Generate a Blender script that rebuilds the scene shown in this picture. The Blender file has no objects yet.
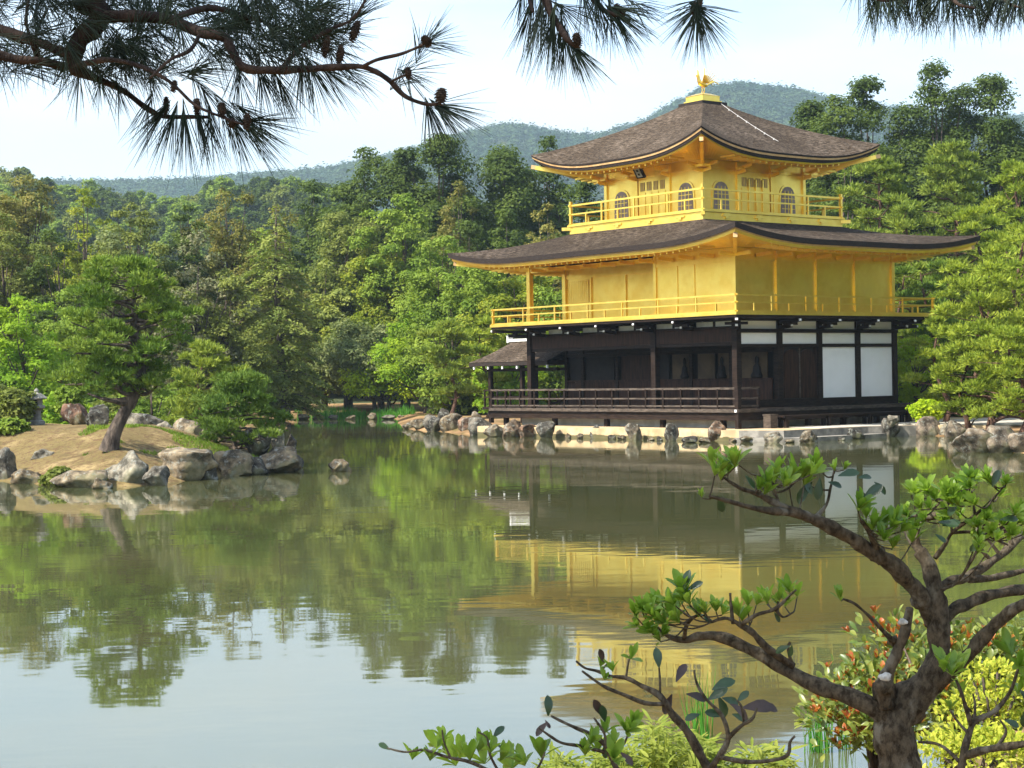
import bpy, math, random
import numpy as np
from mathutils import Matrix, Vector

# ------------------------------------------------------------------ camera, sky, sun, exposure
F_PX, ROLL, PITCH, EYE = 1766.8, 0.016967, -0.003907, 2.3
scene = bpy.context.scene
COL = scene.collection

def ray(px, py):
    u, w = px - 512.0, 384.0 - py
    u0 = u * math.cos(ROLL) + w * math.sin(ROLL)
    v0 = -u * math.sin(ROLL) + w * math.cos(ROLL)
    return Vector((u0, F_PX * math.cos(PITCH) - v0 * math.sin(PITCH), v0 * math.cos(PITCH) + F_PX * math.sin(PITCH)))

def at(px, py, depth):
    d = ray(px, py)
    return d * (depth / d.y) + Vector((0, 0, EYE))

def onz(px, py, z):
    d = ray(px, py)
    return d * ((z - EYE) / d.z) + Vector((0, 0, EYE))

cam_data = bpy.data.cameras.new('camera')
cam = bpy.data.objects.new('camera', cam_data)
COL.objects.link(cam)
cam_data.sensor_width = 36.0
cam_data.lens = F_PX / 1024.0 * 36.0
cam_data.clip_start = 0.05
cam_data.clip_end = 20000
fw = ray(512, 384).normalized()
rt = (ray(513, 384) - ray(512, 384)).normalized()
up = rt.cross(fw)
cam.matrix_world = Matrix((
    (rt.x, up.x, -fw.x, 0), (rt.y, up.y, -fw.y, 0), (rt.z, up.z, -fw.z, EYE), (0, 0, 0, 1)))
scene.camera = cam

SUN_EL = math.radians(47)
sun_h = Vector((-0.86, -0.50)).normalized()
sun_dir = Vector((sun_h.x * math.cos(SUN_EL), sun_h.y * math.cos(SUN_EL), math.sin(SUN_EL)))
world = bpy.data.worlds.new('World')
scene.world = world
world.use_nodes = True
wn, wl = world.node_tree.nodes, world.node_tree.links
for n in list(wn):
    wn.remove(n)
w_out = wn.new('ShaderNodeOutputWorld')
w_bg = wn.new('ShaderNodeBackground')
w_bg.inputs['Strength'].default_value = 0.15
sky = wn.new('ShaderNodeTexSky')
sky.sky_type = 'NISHITA'
sky.sun_disc = False
sky.sun_elevation = SUN_EL
sky.sun_rotation = math.atan2(sun_h.x, sun_h.y)
sky.air_density = 1.0
sky.dust_density = 1.5
# thin bright cloud: thick towards the horizon, broken higher up
tc = wn.new('ShaderNodeTexCoord')
mp = wn.new('ShaderNodeMapping'); mp.inputs['Scale'].default_value = (1.0, 1.0, 3.6)
wl.new(tc.outputs['Generated'], mp.inputs['Vector'])
nz = wn.new('ShaderNodeTexNoise'); nz.inputs['Scale'].default_value = 3.3
nz.inputs['Detail'].default_value = 6; nz.inputs['Roughness'].default_value = 0.55
wl.new(mp.outputs['Vector'], nz.inputs['Vector'])
sep = wn.new('ShaderNodeSeparateXYZ'); wl.new(tc.outputs['Generated'], sep.inputs['Vector'])
elev = wn.new('ShaderNodeMapRange'); elev.clamp = True
elev.inputs['From Min'].default_value = 0.06; elev.inputs['From Max'].default_value = 0.24
elev.inputs['To Min'].default_value = 0.40; elev.inputs['To Max'].default_value = 0.0
wl.new(sep.outputs['Z'], elev.inputs['Value'])
add = wn.new('ShaderNodeMath'); add.operation = 'ADD'
wl.new(nz.outputs['Fac'], add.inputs[0]); wl.new(elev.outputs['Result'], add.inputs[1])
cr = wn.new('ShaderNodeMapRange'); cr.clamp = True; cr.interpolation_type = 'SMOOTHSTEP'
cr.inputs['From Min'].default_value = 0.38; cr.inputs['From Max'].default_value = 1.05
cr.inputs['To Min'].default_value = 0.0; cr.inputs['To Max'].default_value = 0.97
wl.new(add.outputs[0], cr.inputs['Value'])
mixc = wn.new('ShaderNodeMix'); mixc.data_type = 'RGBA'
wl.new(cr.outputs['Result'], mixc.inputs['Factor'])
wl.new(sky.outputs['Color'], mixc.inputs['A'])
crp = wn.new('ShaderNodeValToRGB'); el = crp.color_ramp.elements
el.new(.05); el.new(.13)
for e, (p_, v_) in zip(el, ((0.0, .225), (.05, .222), (.13, .176), (.60, .68))): e.position = p_; e.color = (v_, v_, v_, 1)  # cloud above the view is brightened as added fill light
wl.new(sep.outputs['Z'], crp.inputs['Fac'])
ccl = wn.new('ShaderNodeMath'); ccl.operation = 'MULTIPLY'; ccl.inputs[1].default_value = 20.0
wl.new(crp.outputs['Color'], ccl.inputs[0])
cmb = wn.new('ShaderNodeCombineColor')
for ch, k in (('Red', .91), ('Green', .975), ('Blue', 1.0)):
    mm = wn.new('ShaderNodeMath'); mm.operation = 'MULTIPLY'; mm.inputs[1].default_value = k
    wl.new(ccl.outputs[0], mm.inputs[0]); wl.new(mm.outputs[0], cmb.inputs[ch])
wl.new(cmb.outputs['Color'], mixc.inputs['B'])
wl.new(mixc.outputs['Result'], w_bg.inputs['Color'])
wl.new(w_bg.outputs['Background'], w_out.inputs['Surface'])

sun_data = bpy.data.lights.new('sun', 'SUN')
sun_data.energy = 5.0
sun_data.angle = math.radians(0.6)
sun_data.color = (1.0, 0.94, 0.84)
sun = bpy.data.objects.new('sun', sun_data)
sun.rotation_euler = sun_dir.to_track_quat('Z', 'Y').to_euler()
COL.objects.link(sun)

vs = scene.view_settings
vs.view_transform = 'Standard'; vs.look = 'None'; vs.gamma = 1.0; vs.use_curve_mapping = False
vs.exposure = 1.15
cy = scene.cycles
cy.max_bounces = 6; cy.diffuse_bounces = 3; cy.glossy_bounces = 4; cy.transmission_bounces = 3
cy.transparent_max_bounces = 6; cy.volume_bounces = 0
cy.caustics_reflective = False; cy.caustics_refractive = False
cy.use_denoising = True
cy.use_adaptive_sampling = True; cy.adaptive_threshold = 0.015

# ------------------------------------------------------------------ helpers
def props(o, label=None, cat=None, group=None, kind=None):
    if label: o['label'] = label
    if cat: o['category'] = cat
    if group: o['group'] = group
    if kind: o['kind'] = kind
    return o

def empty(name, loc, label, cat, group=None, rz=0.0):
    o = bpy.data.objects.new(name, None)
    o.location = loc; o.rotation_euler = (0, 0, rz)
    o.empty_display_size = 0.3
    COL.objects.link(o)
    return props(o, label, cat, group)

def link(name, mesh, parent=None, loc=None):
    o = bpy.data.objects.new(name, mesh)
    if loc is not None: o.location = loc
    if parent: o.parent = parent
    COL.objects.link(o)
    return o

def np_mesh(name, verts, faces, mat, smooth=False):
    """verts (n,3) array, faces (m,k) int array (all same k)"""
    me = bpy.data.meshes.new(name)
    verts = np.asarray(verts, np.float32); faces = np.asarray(faces, np.int32)
    k = faces.shape[1]; m = len(faces)
    me.vertices.add(len(verts)); me.vertices.foreach_set('co', verts.ravel())
    me.loops.add(m * k); me.loops.foreach_set('vertex_index', faces.ravel())
    me.polygons.add(m)
    me.polygons.foreach_set('loop_start', np.arange(0, m * k, k, dtype=np.int32))
    if smooth: me.polygons.foreach_set('use_smooth', np.ones(m, bool))
    me.update(calc_edges=True)
    if mat: me.materials.append(mat)
    return me

class MB:
    """collects boxes, prisms and tubes into one mesh"""
    def __init__(self): self.v = []; self.f = []
    def add(self, vs, fs):
        b = len(self.v); self.v += [tuple(p) for p in vs]; self.f += [tuple(i + b for i in q) for q in fs]
        return self
    def box(self, x0, x1, y0, y1, z0, z1):
        return self.add([(x0,y0,z0),(x1,y0,z0),(x1,y1,z0),(x0,y1,z0),(x0,y0,z1),(x1,y0,z1),(x1,y1,z1),(x0,y1,z1)],
                        [(0,3,2,1),(4,5,6,7),(0,1,5,4),(1,2,6,5),(2,3,7,6),(3,0,4,7)])
    def bar(self, a, b, w, h=None):
        a, b = Vector(a), Vector(b); h = h or w
        d = (b - a).normalized()
        s = d.cross(Vector((0, 0, 1)))
        s = Vector((1, 0, 0)) if s.length < 1e-4 else s.normalized()
        u = s.cross(d)
        c = [(-1,-1),(1,-1),(1,1),(-1,1)]
        vs = [a + s * (i * w / 2) + u * (j * h / 2) for i, j in c] + [b + s * (i * w / 2) + u * (j * h / 2) for i, j in c]
        return self.add(vs, [(0,3,2,1),(4,5,6,7),(0,1,5,4),(1,2,6,5),(2,3,7,6),(3,0,4,7)])
    def tube(self, pts, rad, n=8, cap=True, rough=0.0):
        pts = [Vector(p) for p in pts]; b = len(self.v); m = len(pts)
        ref = Vector((0.31, 0.17, 0.93))
        for i, p in enumerate(pts):
            d = (pts[min(i + 1, m - 1)] - pts[max(i - 1, 0)]).normalized()
            s = d.cross(ref); s = s.normalized() if s.length > 1e-3 else Vector((1, 0, 0))
            u = s.cross(d); ref = u if u.length > .1 else ref
            for k in range(n):
                a = 2 * math.pi * k / n
                self.v.append(tuple(p + (s * math.cos(a) + u * math.sin(a)) * rad[i] * (1 + rough * (math.sin(2 * a + i * .37 + m) * .5 + math.sin(3 * a + i * 1.13 + 2 * m) * .35 + math.sin(i * .71 + a) * .4))))
        for i in range(m - 1):
            for k in range(n):
                k2 = (k + 1) % n
                self.f.append((b + i * n + k, b + i * n + k2, b + (i + 1) * n + k2, b + (i + 1) * n + k))
        if cap:
            self.f.append(tuple(b + k for k in range(n))[::-1])
            self.f.append(tuple(b + (m - 1) * n + k for k in range(n)))
        return self
    def lathe(self, prof, n=16, c=(0, 0, 0), rot=0.0):
        b = len(self.v); m = len(prof)
        for r, z in prof:
            for k in range(n):
                a = 2 * math.pi * k / n + rot
                self.v.append((c[0] + r * math.cos(a), c[1] + r * math.sin(a), c[2] + z))
        for i in range(m - 1):
            for k in range(n):
                k2 = (k + 1) % n
                self.f.append((b + i * n + k, b + i * n + k2, b + (i + 1) * n + k2, b + (i + 1) * n + k))
        self.f.append(tuple(b + k for k in range(n))[::-1])
        self.f.append(tuple(b + (m - 1) * n + k for k in range(n)))
        return self
    def extrude(self, poly, dvec):
        n = len(poly); d = Vector(dvec)
        vs = [Vector(p) for p in poly] + [Vector(p) + d for p in poly]
        fs = [tuple(range(n))[::-1], tuple(range(n, 2 * n))] + [(i, (i + 1) % n, n + (i + 1) % n, n + i) for i in range(n)]
        return self.add(vs, fs)
    def build(self, name, mat, parent=None, loc=None, smooth=False):
        me = bpy.data.meshes.new(name)
        me.from_pydata(self.v, [], self.f)
        if smooth: me.polygons.foreach_set('use_smooth', np.ones(len(me.polygons), bool))
        me.update()
        me.materials.append(mat)
        return link(name, me, parent, loc)

def spline(pts, per=5):
    """Catmull-Rom through rows of numbers (x, y, z, r)"""
    P = np.array(pts, float); out = []
    n = len(P)
    for i in range(n - 1):
        a, b, c, d = P[max(i - 1, 0)], P[i], P[i + 1], P[min(i + 2, n - 1)]
        for t in np.linspace(0, 1, per, endpoint=False):
            out.append(0.5 * ((2 * b) + (c - a) * t + (2 * a - 5 * b + 4 * c - d) * t * t + (3 * b - a - 3 * c + d) * t ** 3))
    out.append(P[-1])
    out = np.array(out); out[:, 3] = np.maximum(out[:, 3], 1e-4)
    return out

# ------------------------------------------------------------------ materials
class NT:
    def __init__(self, name):
        self.m = bpy.data.materials.new(name); self.m.use_nodes = True
        self.t = self.m.node_tree; self.n = self.t.nodes; self.l = self.t.links
        self.n.clear()
        self.out = self.n.new('ShaderNodeOutputMaterial')
    def node(self, typ, **kw):
        nd = self.n.new(typ)
        for k, v in kw.items():
            if hasattr(nd, k) and k not in nd.inputs: setattr(nd, k, v)
            else: self.set(nd, k, v)
        return nd
    def set(self, nd, k, v):
        s = nd.inputs[k]
        if isinstance(v, bpy.types.NodeSocket): self.l.new(v, s)
        else:
            if isinstance(v, (tuple, list)) and len(v) == 3 and s.type == 'RGBA': v = (*v, 1)
            s.default_value = v
    def coord(self, scale=(1, 1, 1), which='Object'):
        c = self.n.new('ShaderNodeTexCoord'); m = self.n.new('ShaderNodeMapping')
        m.inputs['Scale'].default_value = scale
        self.l.new(c.outputs[which], m.inputs['Vector'])
        return m.outputs['Vector']
    def noise(self, vec, scale, detail=4, rough=0.55):
        nd = self.n.new('ShaderNodeTexNoise')
        self.l.new(vec, nd.inputs['Vector'])
        nd.inputs['Scale'].default_value = scale; nd.inputs['Detail'].default_value = detail; nd.inputs['Roughness'].default_value = rough
        return nd.outputs['Fac']
    def ramp(self, fac, stops):
        nd = self.n.new('ShaderNodeValToRGB')
        el = nd.color_ramp.elements
        while len(el) < len(stops): el.new(0.5)
        for e, (p, c) in zip(el, stops): e.position = p; e.color = (*c, 1) if len(c) == 3 else c
        self.l.new(fac, nd.inputs['Fac'])
        return nd.outputs['Color']
    def mix(self, fac, a, b, mode='MIX'):
        nd = self.n.new('ShaderNodeMix'); nd.data_type = 'RGBA'; nd.blend_type = mode
        self.set2(nd.inputs['Factor'], fac); self.set2(nd.inputs['A'], a); self.set2(nd.inputs['B'], b)
        return nd.outputs['Result']
    def set2(self, s, v):
        if isinstance(v, bpy.types.NodeSocket): self.l.new(v, s)
        else: s.default_value = (*v, 1) if isinstance(v, (tuple, list)) and len(v) == 3 else v
    def bump(self, h, strength=0.5, dist=0.02):
        nd = self.n.new('ShaderNodeBump')
        nd.inputs['Strength'].default_value = strength; nd.inputs['Distance'].default_value = dist
        self.l.new(h, nd.inputs['Height'])
        return nd.outputs['Normal']
    def principled(self, **kw):
        p = self.n.new('ShaderNodeBsdfPrincipled')
        for k, v in kw.items(): self.set(p, k.replace('_', ' '), v)
        self.l.new(p.outputs['BSDF'], self.out.inputs['Surface'])
        return p

def mat_simple(name, c1, c2, scale, rough=0.8, bump=0.4, dist=0.02, stretch=(1, 1, 1), lo=0.40, hi=0.60, spec=0.3):
    t = NT(name); v = t.coord(stretch)
    n1 = t.noise(v, scale)
    t.principled(Base_Color=t.ramp(n1, [(lo, c1), (hi, c2)]), Roughness=rough, Specular_IOR_Level=spec,
                 Normal=t.bump(t.noise(v, scale * 2.3), bump, dist))
    return t.m

M = {}
def make_materials():
    M['dark_wood'] = mat_simple('dark_wood', (.013, .008, .006), (.026, .016, .011), 3, .6, .25, .01, (1, 1, 6), spec=.12)
    M['brown_wood'] = mat_simple('brown_wood', (.020, .010, .006), (.042, .019, .011), 2.5, .55, .25, .01, (4, 4, .6), spec=.12)
    M['grey_wood'] = mat_simple('grey_wood', (.042, .031, .023), (.095, .073, .055), 4, .75, .25, .01, (1, 1, 4))
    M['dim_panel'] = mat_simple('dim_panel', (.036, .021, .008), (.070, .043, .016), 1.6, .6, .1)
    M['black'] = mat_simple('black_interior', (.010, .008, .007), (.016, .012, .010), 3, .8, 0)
    M['white_panel'] = mat_simple('white_panel', (.86, .86, .84), (.90, .90, .88), 1.2, .9, .05)
    M['plaster'] = mat_simple('plaster', (.55, .54, .50), (.70, .69, .65), 2.2, .9, .2)
    M['white_tip'] = mat_simple('white_paint', (.76, .76, .74), (.82, .82, .80), 4, .7, 0)
    M['pane'] = mat_simple('window_paper', (.31, .215, .17), (.40, .295, .24), 3, .5, .1)
    M['cable'] = mat_simple('cable', (.40, .39, .37), (.52, .51, .48), 5, .6, 0)
    # gold leaf: square leaves, each a little different
    t = NT('gold_leaf'); v = t.coord((1, 1, 1))
    n1 = t.noise(v, 1.3, 5); n2 = t.noise(v, 9, 4)
    br = t.node('ShaderNodeTexVoronoi'); br.distance = 'CHEBYCHEV'; t.l.new(v, br.inputs['Vector']); br.inputs['Scale'].default_value = 6.0; br.inputs['Randomness'].default_value = .25
    sepc = t.node('ShaderNodeSeparateColor'); t.l.new(br.outputs['Color'], sepc.inputs['Color'])
    base = t.ramp(n1, [(.4, (.92, .625, .105)), (.6, (.98, .715, .15))])
    base = t.mix(.12, base, t.ramp(sepc.outputs['Red'], [(0, (.72, .44, .07)), (1, (1.0, .72, .22))]))
    n4 = t.noise(v, 1.7, 3)
    rg = t.node('ShaderNodeMapRange'); t.l.new(n4, rg.inputs['Value']); rg.inputs['From Min'].default_value = .35; rg.inputs['From Max'].default_value = .65; rg.inputs['To Min'].default_value = .33; rg.inputs['To Max'].default_value = .42
    t.principled(Base_Color=base, Metallic=.88, Roughness=rg.outputs['Result'], Normal=t.bump(n2, .05, .01))
    M['gold'] = t.m
    # weathered bark shingles
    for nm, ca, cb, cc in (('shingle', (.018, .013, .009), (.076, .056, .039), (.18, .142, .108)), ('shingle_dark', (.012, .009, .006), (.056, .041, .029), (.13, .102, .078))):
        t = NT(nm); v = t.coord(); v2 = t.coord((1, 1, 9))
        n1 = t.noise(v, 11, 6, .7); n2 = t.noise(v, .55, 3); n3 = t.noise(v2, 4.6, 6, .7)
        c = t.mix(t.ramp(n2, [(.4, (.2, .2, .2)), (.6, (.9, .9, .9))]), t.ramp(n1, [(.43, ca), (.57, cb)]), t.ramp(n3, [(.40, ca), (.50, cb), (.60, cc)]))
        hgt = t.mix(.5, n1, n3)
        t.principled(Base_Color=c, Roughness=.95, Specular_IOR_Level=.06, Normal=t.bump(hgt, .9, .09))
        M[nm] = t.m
    M['shingle_edge'] = mat_simple('shingle_edge', (.012, .008, .006), (.030, .019, .014), 8, .8, .5, .02, (1, 1, 6))
    M['edge_board'] = mat_simple('edge_board', (.50, .30, .13), (.62, .40, .18), 3, .5, .1)
    # rocks: object colour gives each its own tint
    t = NT('rock'); v = t.coord(); oi = t.node('ShaderNodeObjectInfo')
    n1 = t.noise(v, 2.6, 8, .65); n2 = t.noise(v, 7.5, 6, .7); n3 = t.noise(v, 1.1, 3)
    base = t.mix(1.0, oi.outputs['Color'], t.ramp(n1, [(.40, (.13, .125, .11)), (.5, (.42, .40, .365)), (.60, (.80, .76, .68))]), 'MULTIPLY')
    base = t.mix(t.ramp(n2, [(.54, (0, 0, 0)), (.61, (.75, .75, .75))]), base, (.23, .235, .20))
    base = t.mix(t.ramp(n3, [(.53, (0, 0, 0)), (.62, (.6, .6, .6))]), base, (.08, .085, .035))
    t.principled(Base_Color=base, Roughness=.9, Specular_IOR_Level=.25, Normal=t.bump(t.mix(.5, n1, n2), .9, .08))
    M['rock'] = t.m
    # ground
    t = NT('ground'); v = t.coord()
    n1 = t.noise(v, .35, 5, .6); n2 = t.noise(v, 3.0, 5, .7); n3 = t.noise(v, .9, 4)
    c = t.ramp(n1, [(.38, (.12, .075, .038)), (.50, (.22, .135, .065)), (.62, (.31, .20, .10))])
    c = t.mix(t.ramp(n3, [(.52, (0, 0, 0)), (.62, (.8, .8, .8))]), c, (.075, .075, .022))
    c = t.mix(t.ramp(n2, [(.58, (0, 0, 0)), (.70, (.6, .6, .6))]), c, (.11, .07, .04))
    t.principled(Base_Color=c, Roughness=.95, Specular_IOR_Level=.1, Normal=t.bump(n2, .6, .05))
    M['ground'] = t.m
    t = NT('island_soil'); v = t.coord()
    n1 = t.noise(v, .9, 6, .7); n2 = t.noise(v, 7.0, 6, .75); n3 = t.noise(v, .62, 3)
    c = t.ramp(n1, [(.40, (.105, .080, .034)), (.50, (.205, .150, .066)), (.60, (.285, .215, .10))])
    c = t.mix(t.ramp(n3, [(.47, (0, 0, 0)), (.55, (.8, .8, .8))]), c, (.15, .115, .045))
    c = t.mix(t.ramp(n2, [(.50, (0, 0, 0)), (.56, (.85, .85, .85))]), c, (.115, .068, .036))
    t.principled(Base_Color=c, Roughness=.95, Specular_IOR_Level=.1, Normal=t.bump(n2, .9, .06))
    M['island_soil'] = t.m
    M['sand'] = mat_simple('terrace_sand', (.46, .33, .17), (.58, .44, .25), 2.0, .95, .3)
    t = NT('terrace_sand'); v = t.coord(); n1 = t.noise(v, 2.0, 5, .6); n2 = t.noise(v, 1.4, 5, .65)
    sx = t.node('ShaderNodeSeparateXYZ'); t.l.new(v, sx.inputs['Vector'])
    sm_ = t.node('ShaderNodeMath', operation='MULTIPLY_ADD'); t.l.new(n2, sm_.inputs[0]); sm_.inputs[1].default_value = -.22; t.l.new(sx.outputs['Z'], sm_.inputs[2])
    c = t.mix(t.ramp(n2, [(.45, (0, 0, 0)), (.62, (.55, .55, .55))]), t.ramp(n1, [(.40, (.44, .32, .17)), (.60, (.58, .44, .26))]), (.24, .19, .115))
    c = t.mix(t.ramp(sm_.outputs[0], [(0.0, (.85, .85, .85)), (.02, (0, 0, 0))]), c, (.055, .058, .022))
    t.principled(Base_Color=c, Roughness=.95, Specular_IOR_Level=.15, Normal=t.bump(n1, .5, .03))
    M['sand'] = t.m
    M['pale_gravel'] = mat_simple('pale_gravel', (.36, .33, .27), (.48, .44, .37), 3.0, .95, .4)
    M['ledge'] = mat_simple('stone_ledge', (.15, .14, .12), (.27, .25, .21), 3.0, .9, .5)
    M['hillfloor'] = mat_simple('forest_floor', (.035, .05, .018), (.07, .085, .03), .3, .95, .3)
    # water: olive, mirror-like, long gentle ripples
    t = NT('pond_water'); v = t.coord((1, 1, 1)); v2 = t.coord((.55, 1.0, 1))
    n0 = t.noise(v2, .35, 2, .5); n1 = t.noise(v2, 1.7, 2, .5); n2 = t.noise(v2, 6.0, 2, .5); band = t.noise(t.coord((.05, .16, 1)), 1.0, 3, .55)
    mth = t.node('ShaderNodeMath', operation='MULTIPLY'); t.l.new(n1, mth.inputs[0]); mth.inputs[1].default_value = .55
    m0 = t.node('ShaderNodeMath', operation='MULTIPLY_ADD'); t.l.new(n0, m0.inputs[0]); m0.inputs[1].default_value = .9; t.l.new(mth.outputs[0], m0.inputs[2])
    rip = t.node('ShaderNodeMapRange'); t.l.new(band, rip.inputs['Value']); rip.inputs['From Min'].default_value = .45; rip.inputs['From Max'].default_value = .62
    rip.inputs['To Min'].default_value = .02; rip.inputs['To Max'].default_value = .16
    m2 = t.node('ShaderNodeMath', operation='MULTIPLY'); t.l.new(n2, m2.inputs[0]); t.l.new(rip.outputs['Result'], m2.inputs[1])
    ad = t.node('ShaderNodeMath', operation='ADD'); t.l.new(m0.outputs[0], ad.inputs[0]); t.l.new(m2.outputs[0], ad.inputs[1])
    rr = t.node('ShaderNodeMapRange'); t.l.new(band, rr.inputs['Value']); rr.inputs['From Min'].default_value = .4; rr.inputs['From Max'].default_value = .7
    rr.inputs['To Min'].default_value = .015; rr.inputs['To Max'].default_value = .06
    t.principled(Base_Color=t.ramp(t.noise(v, .12, 3), [(.40, (.054, .062, .024)), (.60, (.072, .072, .029))]), Roughness=rr.outputs['Result'],
                 IOR=1.78, Specular_IOR_Level=.5, Normal=t.bump(ad.outputs[0], 1.0, .0034))
    M['water'] = t.m
    # bark
    for nm, a, b, s in (('bark', (.045, .034, .026), (.12, .092, .070), 9), ('bark_grey', (.042, .037, .028), (.100, .088, .068), 90), ('bark_pine', (.020, .013, .010), (.055, .036, .026), 40), ('bark_red', (.055, .030, .020), (.13, .070, .045), 8)):
        M[nm] = mat_simple(nm, a, b, s, .9, .9, .35 / s, (1, 1, .45))
    t = NT('bark_grey'); v = t.coord((1, 1, .6)); n1 = t.noise(v, 70, 6, .7); n2 = t.noise(v, 22, 4, .6); n3 = t.noise(v, 220, 3, .6)
    c = t.ramp(n1, [(.38, (.030, .023, .015)), (.62, (.118, .094, .063))])
    c = t.mix(t.ramp(n2, [(.56, (0, 0, 0)), (.66, (.6, .6, .6))]), c, (.21, .19, .145))
    t.principled(Base_Color=c, Roughness=.92, Specular_IOR_Level=.12, Normal=t.bump(t.mix(.5, n1, n3), 1.0, .006))
    M['bark_grey'] = t.m
    M['lichen_white'] = mat_simple('lichen', (.30, .29, .26), (.52, .51, .47), 90, .95, .4, .003)
    M['cone'] = mat_simple('cone_scales', (.026, .018, .012), (.065, .042, .026), 120, .8, .8, .004)
    M['lantern'] = mat_simple('lantern_stone', (.15, .145, .125), (.25, .24, .21), 5, .95, .6, .02)

def leaf_mat(name, c1, c2, c3=None, trans=.35, rough=.6, scale=.5, spec=.07, tint=None):
    """two-sided leaf: noise varies the hue from clump to clump, the object's own number from tree to tree"""
    t = NT(name); v = t.coord(which='Object')
    n1 = t.noise(v, scale, 3, .6); n2 = t.noise(v, scale * 9, 2, .6)
    c = t.ramp(n1, [(.40, c1), (.60, c2)])
    if c3: c = t.mix(t.ramp(n2, [(.50, (0, 0, 0)), (.60, (.85, .85, .85))]), c, c3)
    else: c = t.mix(t.ramp(n2, [(.35, (.25, .25, .25)), (.65, (0, 0, 0))]), c, tuple(x * .62 for x in c1))
    p = t.node('ShaderNodeBsdfPrincipled'); t.set(p, 'Base Color', c); p.inputs['Roughness'].default_value = rough
    p.inputs['Specular IOR Level'].default_value = spec
    tr = t.node('ShaderNodeBsdfTranslucent'); bri = t.mix(.5, c, t.mix(1.0, c, (1.5, 1.55, .55), 'MULTIPLY')); t.set(tr, 'Color', bri)
    mx = t.node('ShaderNodeMixShader'); mx.inputs['Fac'].default_value = trans
    t.l.new(p.outputs['BSDF'], mx.inputs[1]); t.l.new(tr.outputs['BSDF'], mx.inputs[2])
    t.l.new(mx.outputs['Shader'], t.out.inputs['Surface'])
    M[name] = t.m
    return t.m

make_materials()
leaf_mat('leaf_dark', (0.049, 0.082, 0.016), (0.109, 0.153, 0.027), spec=.1)
leaf_mat('leaf_mid', (0.126, 0.200, 0.027), (0.250, 0.329, 0.046))
leaf_mat('leaf_olive', (0.130, 0.163, 0.035), (0.213, 0.241, 0.055))
leaf_mat('leaf_brown', (0.154, 0.154, 0.039), (0.263, 0.232, 0.063), (0.118, 0.144, 0.033))
leaf_mat('leaf_bright', (0.161, 0.291, 0.023), (0.320, 0.432, 0.037), trans=.45)
leaf_mat('leaf_yellow', (.200, .245, .026), (.330, .350, .045), (.13, .20, .026), trans=.45)
leaf_mat('leaf_lime', (0.306, 0.440, 0.021), (0.471, 0.558, 0.030), trans=.45)
leaf_mat('leaf_grey', (0.142, 0.182, 0.065), (0.249, 0.275, 0.110), (0.113, 0.154, 0.052))
leaf_mat('leaf_twig', (.140, .145, .072), (.215, .205, .110), (.105, .14, .045), trans=.2)
leaf_mat('leaf_cypress', (0.142, 0.190, 0.042), (0.267, 0.299, 0.068))
leaf_mat('pine_yellow', (0.190, 0.259, 0.028), (0.356, 0.414, 0.053), (0.132, 0.190, 0.023), trans=.35, scale=.8)
leaf_mat('pine_green', (0.105, 0.182, 0.028), (0.224, 0.301, 0.048), (0.077, 0.140, 0.025), trans=.25, scale=.8)
leaf_mat('pine_mid', (0.156, 0.213, 0.033), (0.281, 0.331, 0.053), (0.112, 0.169, 0.025), trans=.3, scale=.8)
leaf_mat('pine_deep', (0.088, 0.155, 0.029), (0.187, 0.265, 0.045), trans=.2, scale=.8)
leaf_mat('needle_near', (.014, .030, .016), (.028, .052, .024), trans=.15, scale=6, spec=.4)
leaf_mat('leaf_far', (.030, .066, .032), (.074, .115, .048), trans=.2, scale=.02)
leaf_mat('leaf_near', (.150, .265, .030), (.270, .400, .055), trans=.5, rough=.35, scale=9, spec=.45)
leaf_mat('leaf_near_dark', (.020, .050, .020), (.045, .085, .032), trans=.15, rough=.3, scale=9, spec=.5)
leaf_mat('leaf_wither', (.040, .026, .022), (.080, .052, .040), trans=.1, rough=.4, scale=9, spec=.4)
leaf_mat('leaf_red', (.34, .075, .028), (.48, .16, .045), (.24, .22, .03), trans=.4, rough=.35, scale=7, spec=.3)
leaf_mat('leaf_photinia', (.085, .140, .024), (.270, .300, .060), trans=.4, rough=.35, scale=7, spec=.45)
leaf_mat('leaf_gold', (.32, .345, .035), (.48, .475, .075), (.18, .26, .025), trans=.38, scale=7)
leaf_mat('leaf_bamboo', (.160, .215, .035), (.300, .335, .065), trans=.45, rough=.5, scale=7)
leaf_mat('reed', (.065, .220, .030), (.130, .330, .050), trans=.4, rough=.4, scale=4)
# ------------------------------------------------------------------ ground, pond, hills, air
TH = 0.9059997
OX, OY = 7.72439, 69.87609
CT, ST = math.cos(TH), math.sin(TH)
def Lw(x, y): return (OX + x * CT + y * ST, OY - x * ST + y * CT)

POND = [(-70, 7), (-20, 7.5), (-1, 8.8), (1.0, 9.4), (2.3, 9.9), (4.2, 13), (9, 26), (13, 40), (14.2, 47.6), (12.6, 49.2), (12.8, 51.5), (14.6, 56), (15.6, 60.2),
        Lw(10.3, .2), Lw(9.2, -1.5), Lw(9.2, -5.6), Lw(7.9, -6.1), Lw(-6.8, -6.4), Lw(-8.2, -6.0), (-3.6, 77.4), (-4.6, 79.6), (-5.4, 84), (-6.3, 96), (-7.2, 104.6), (-13.2, 108), (-11.6, 92), (-9.9, 76), (-11, 64),
        (-16, 61), (-30, 60), (-80, 58), (-110, 45)]
ISLE = [(-14, 43.6), (-12.4, 42.6), (-10.2, 39.9), (-8.5, 39.4), (-7.7, 41.0), (-6.7, 44.3), (-6.0, 45.4), (-5.9, 48), (-7, 52.5), (-12, 56), (-20, 58), (-28, 54), (-28, 47), (-20, 44)]

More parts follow.
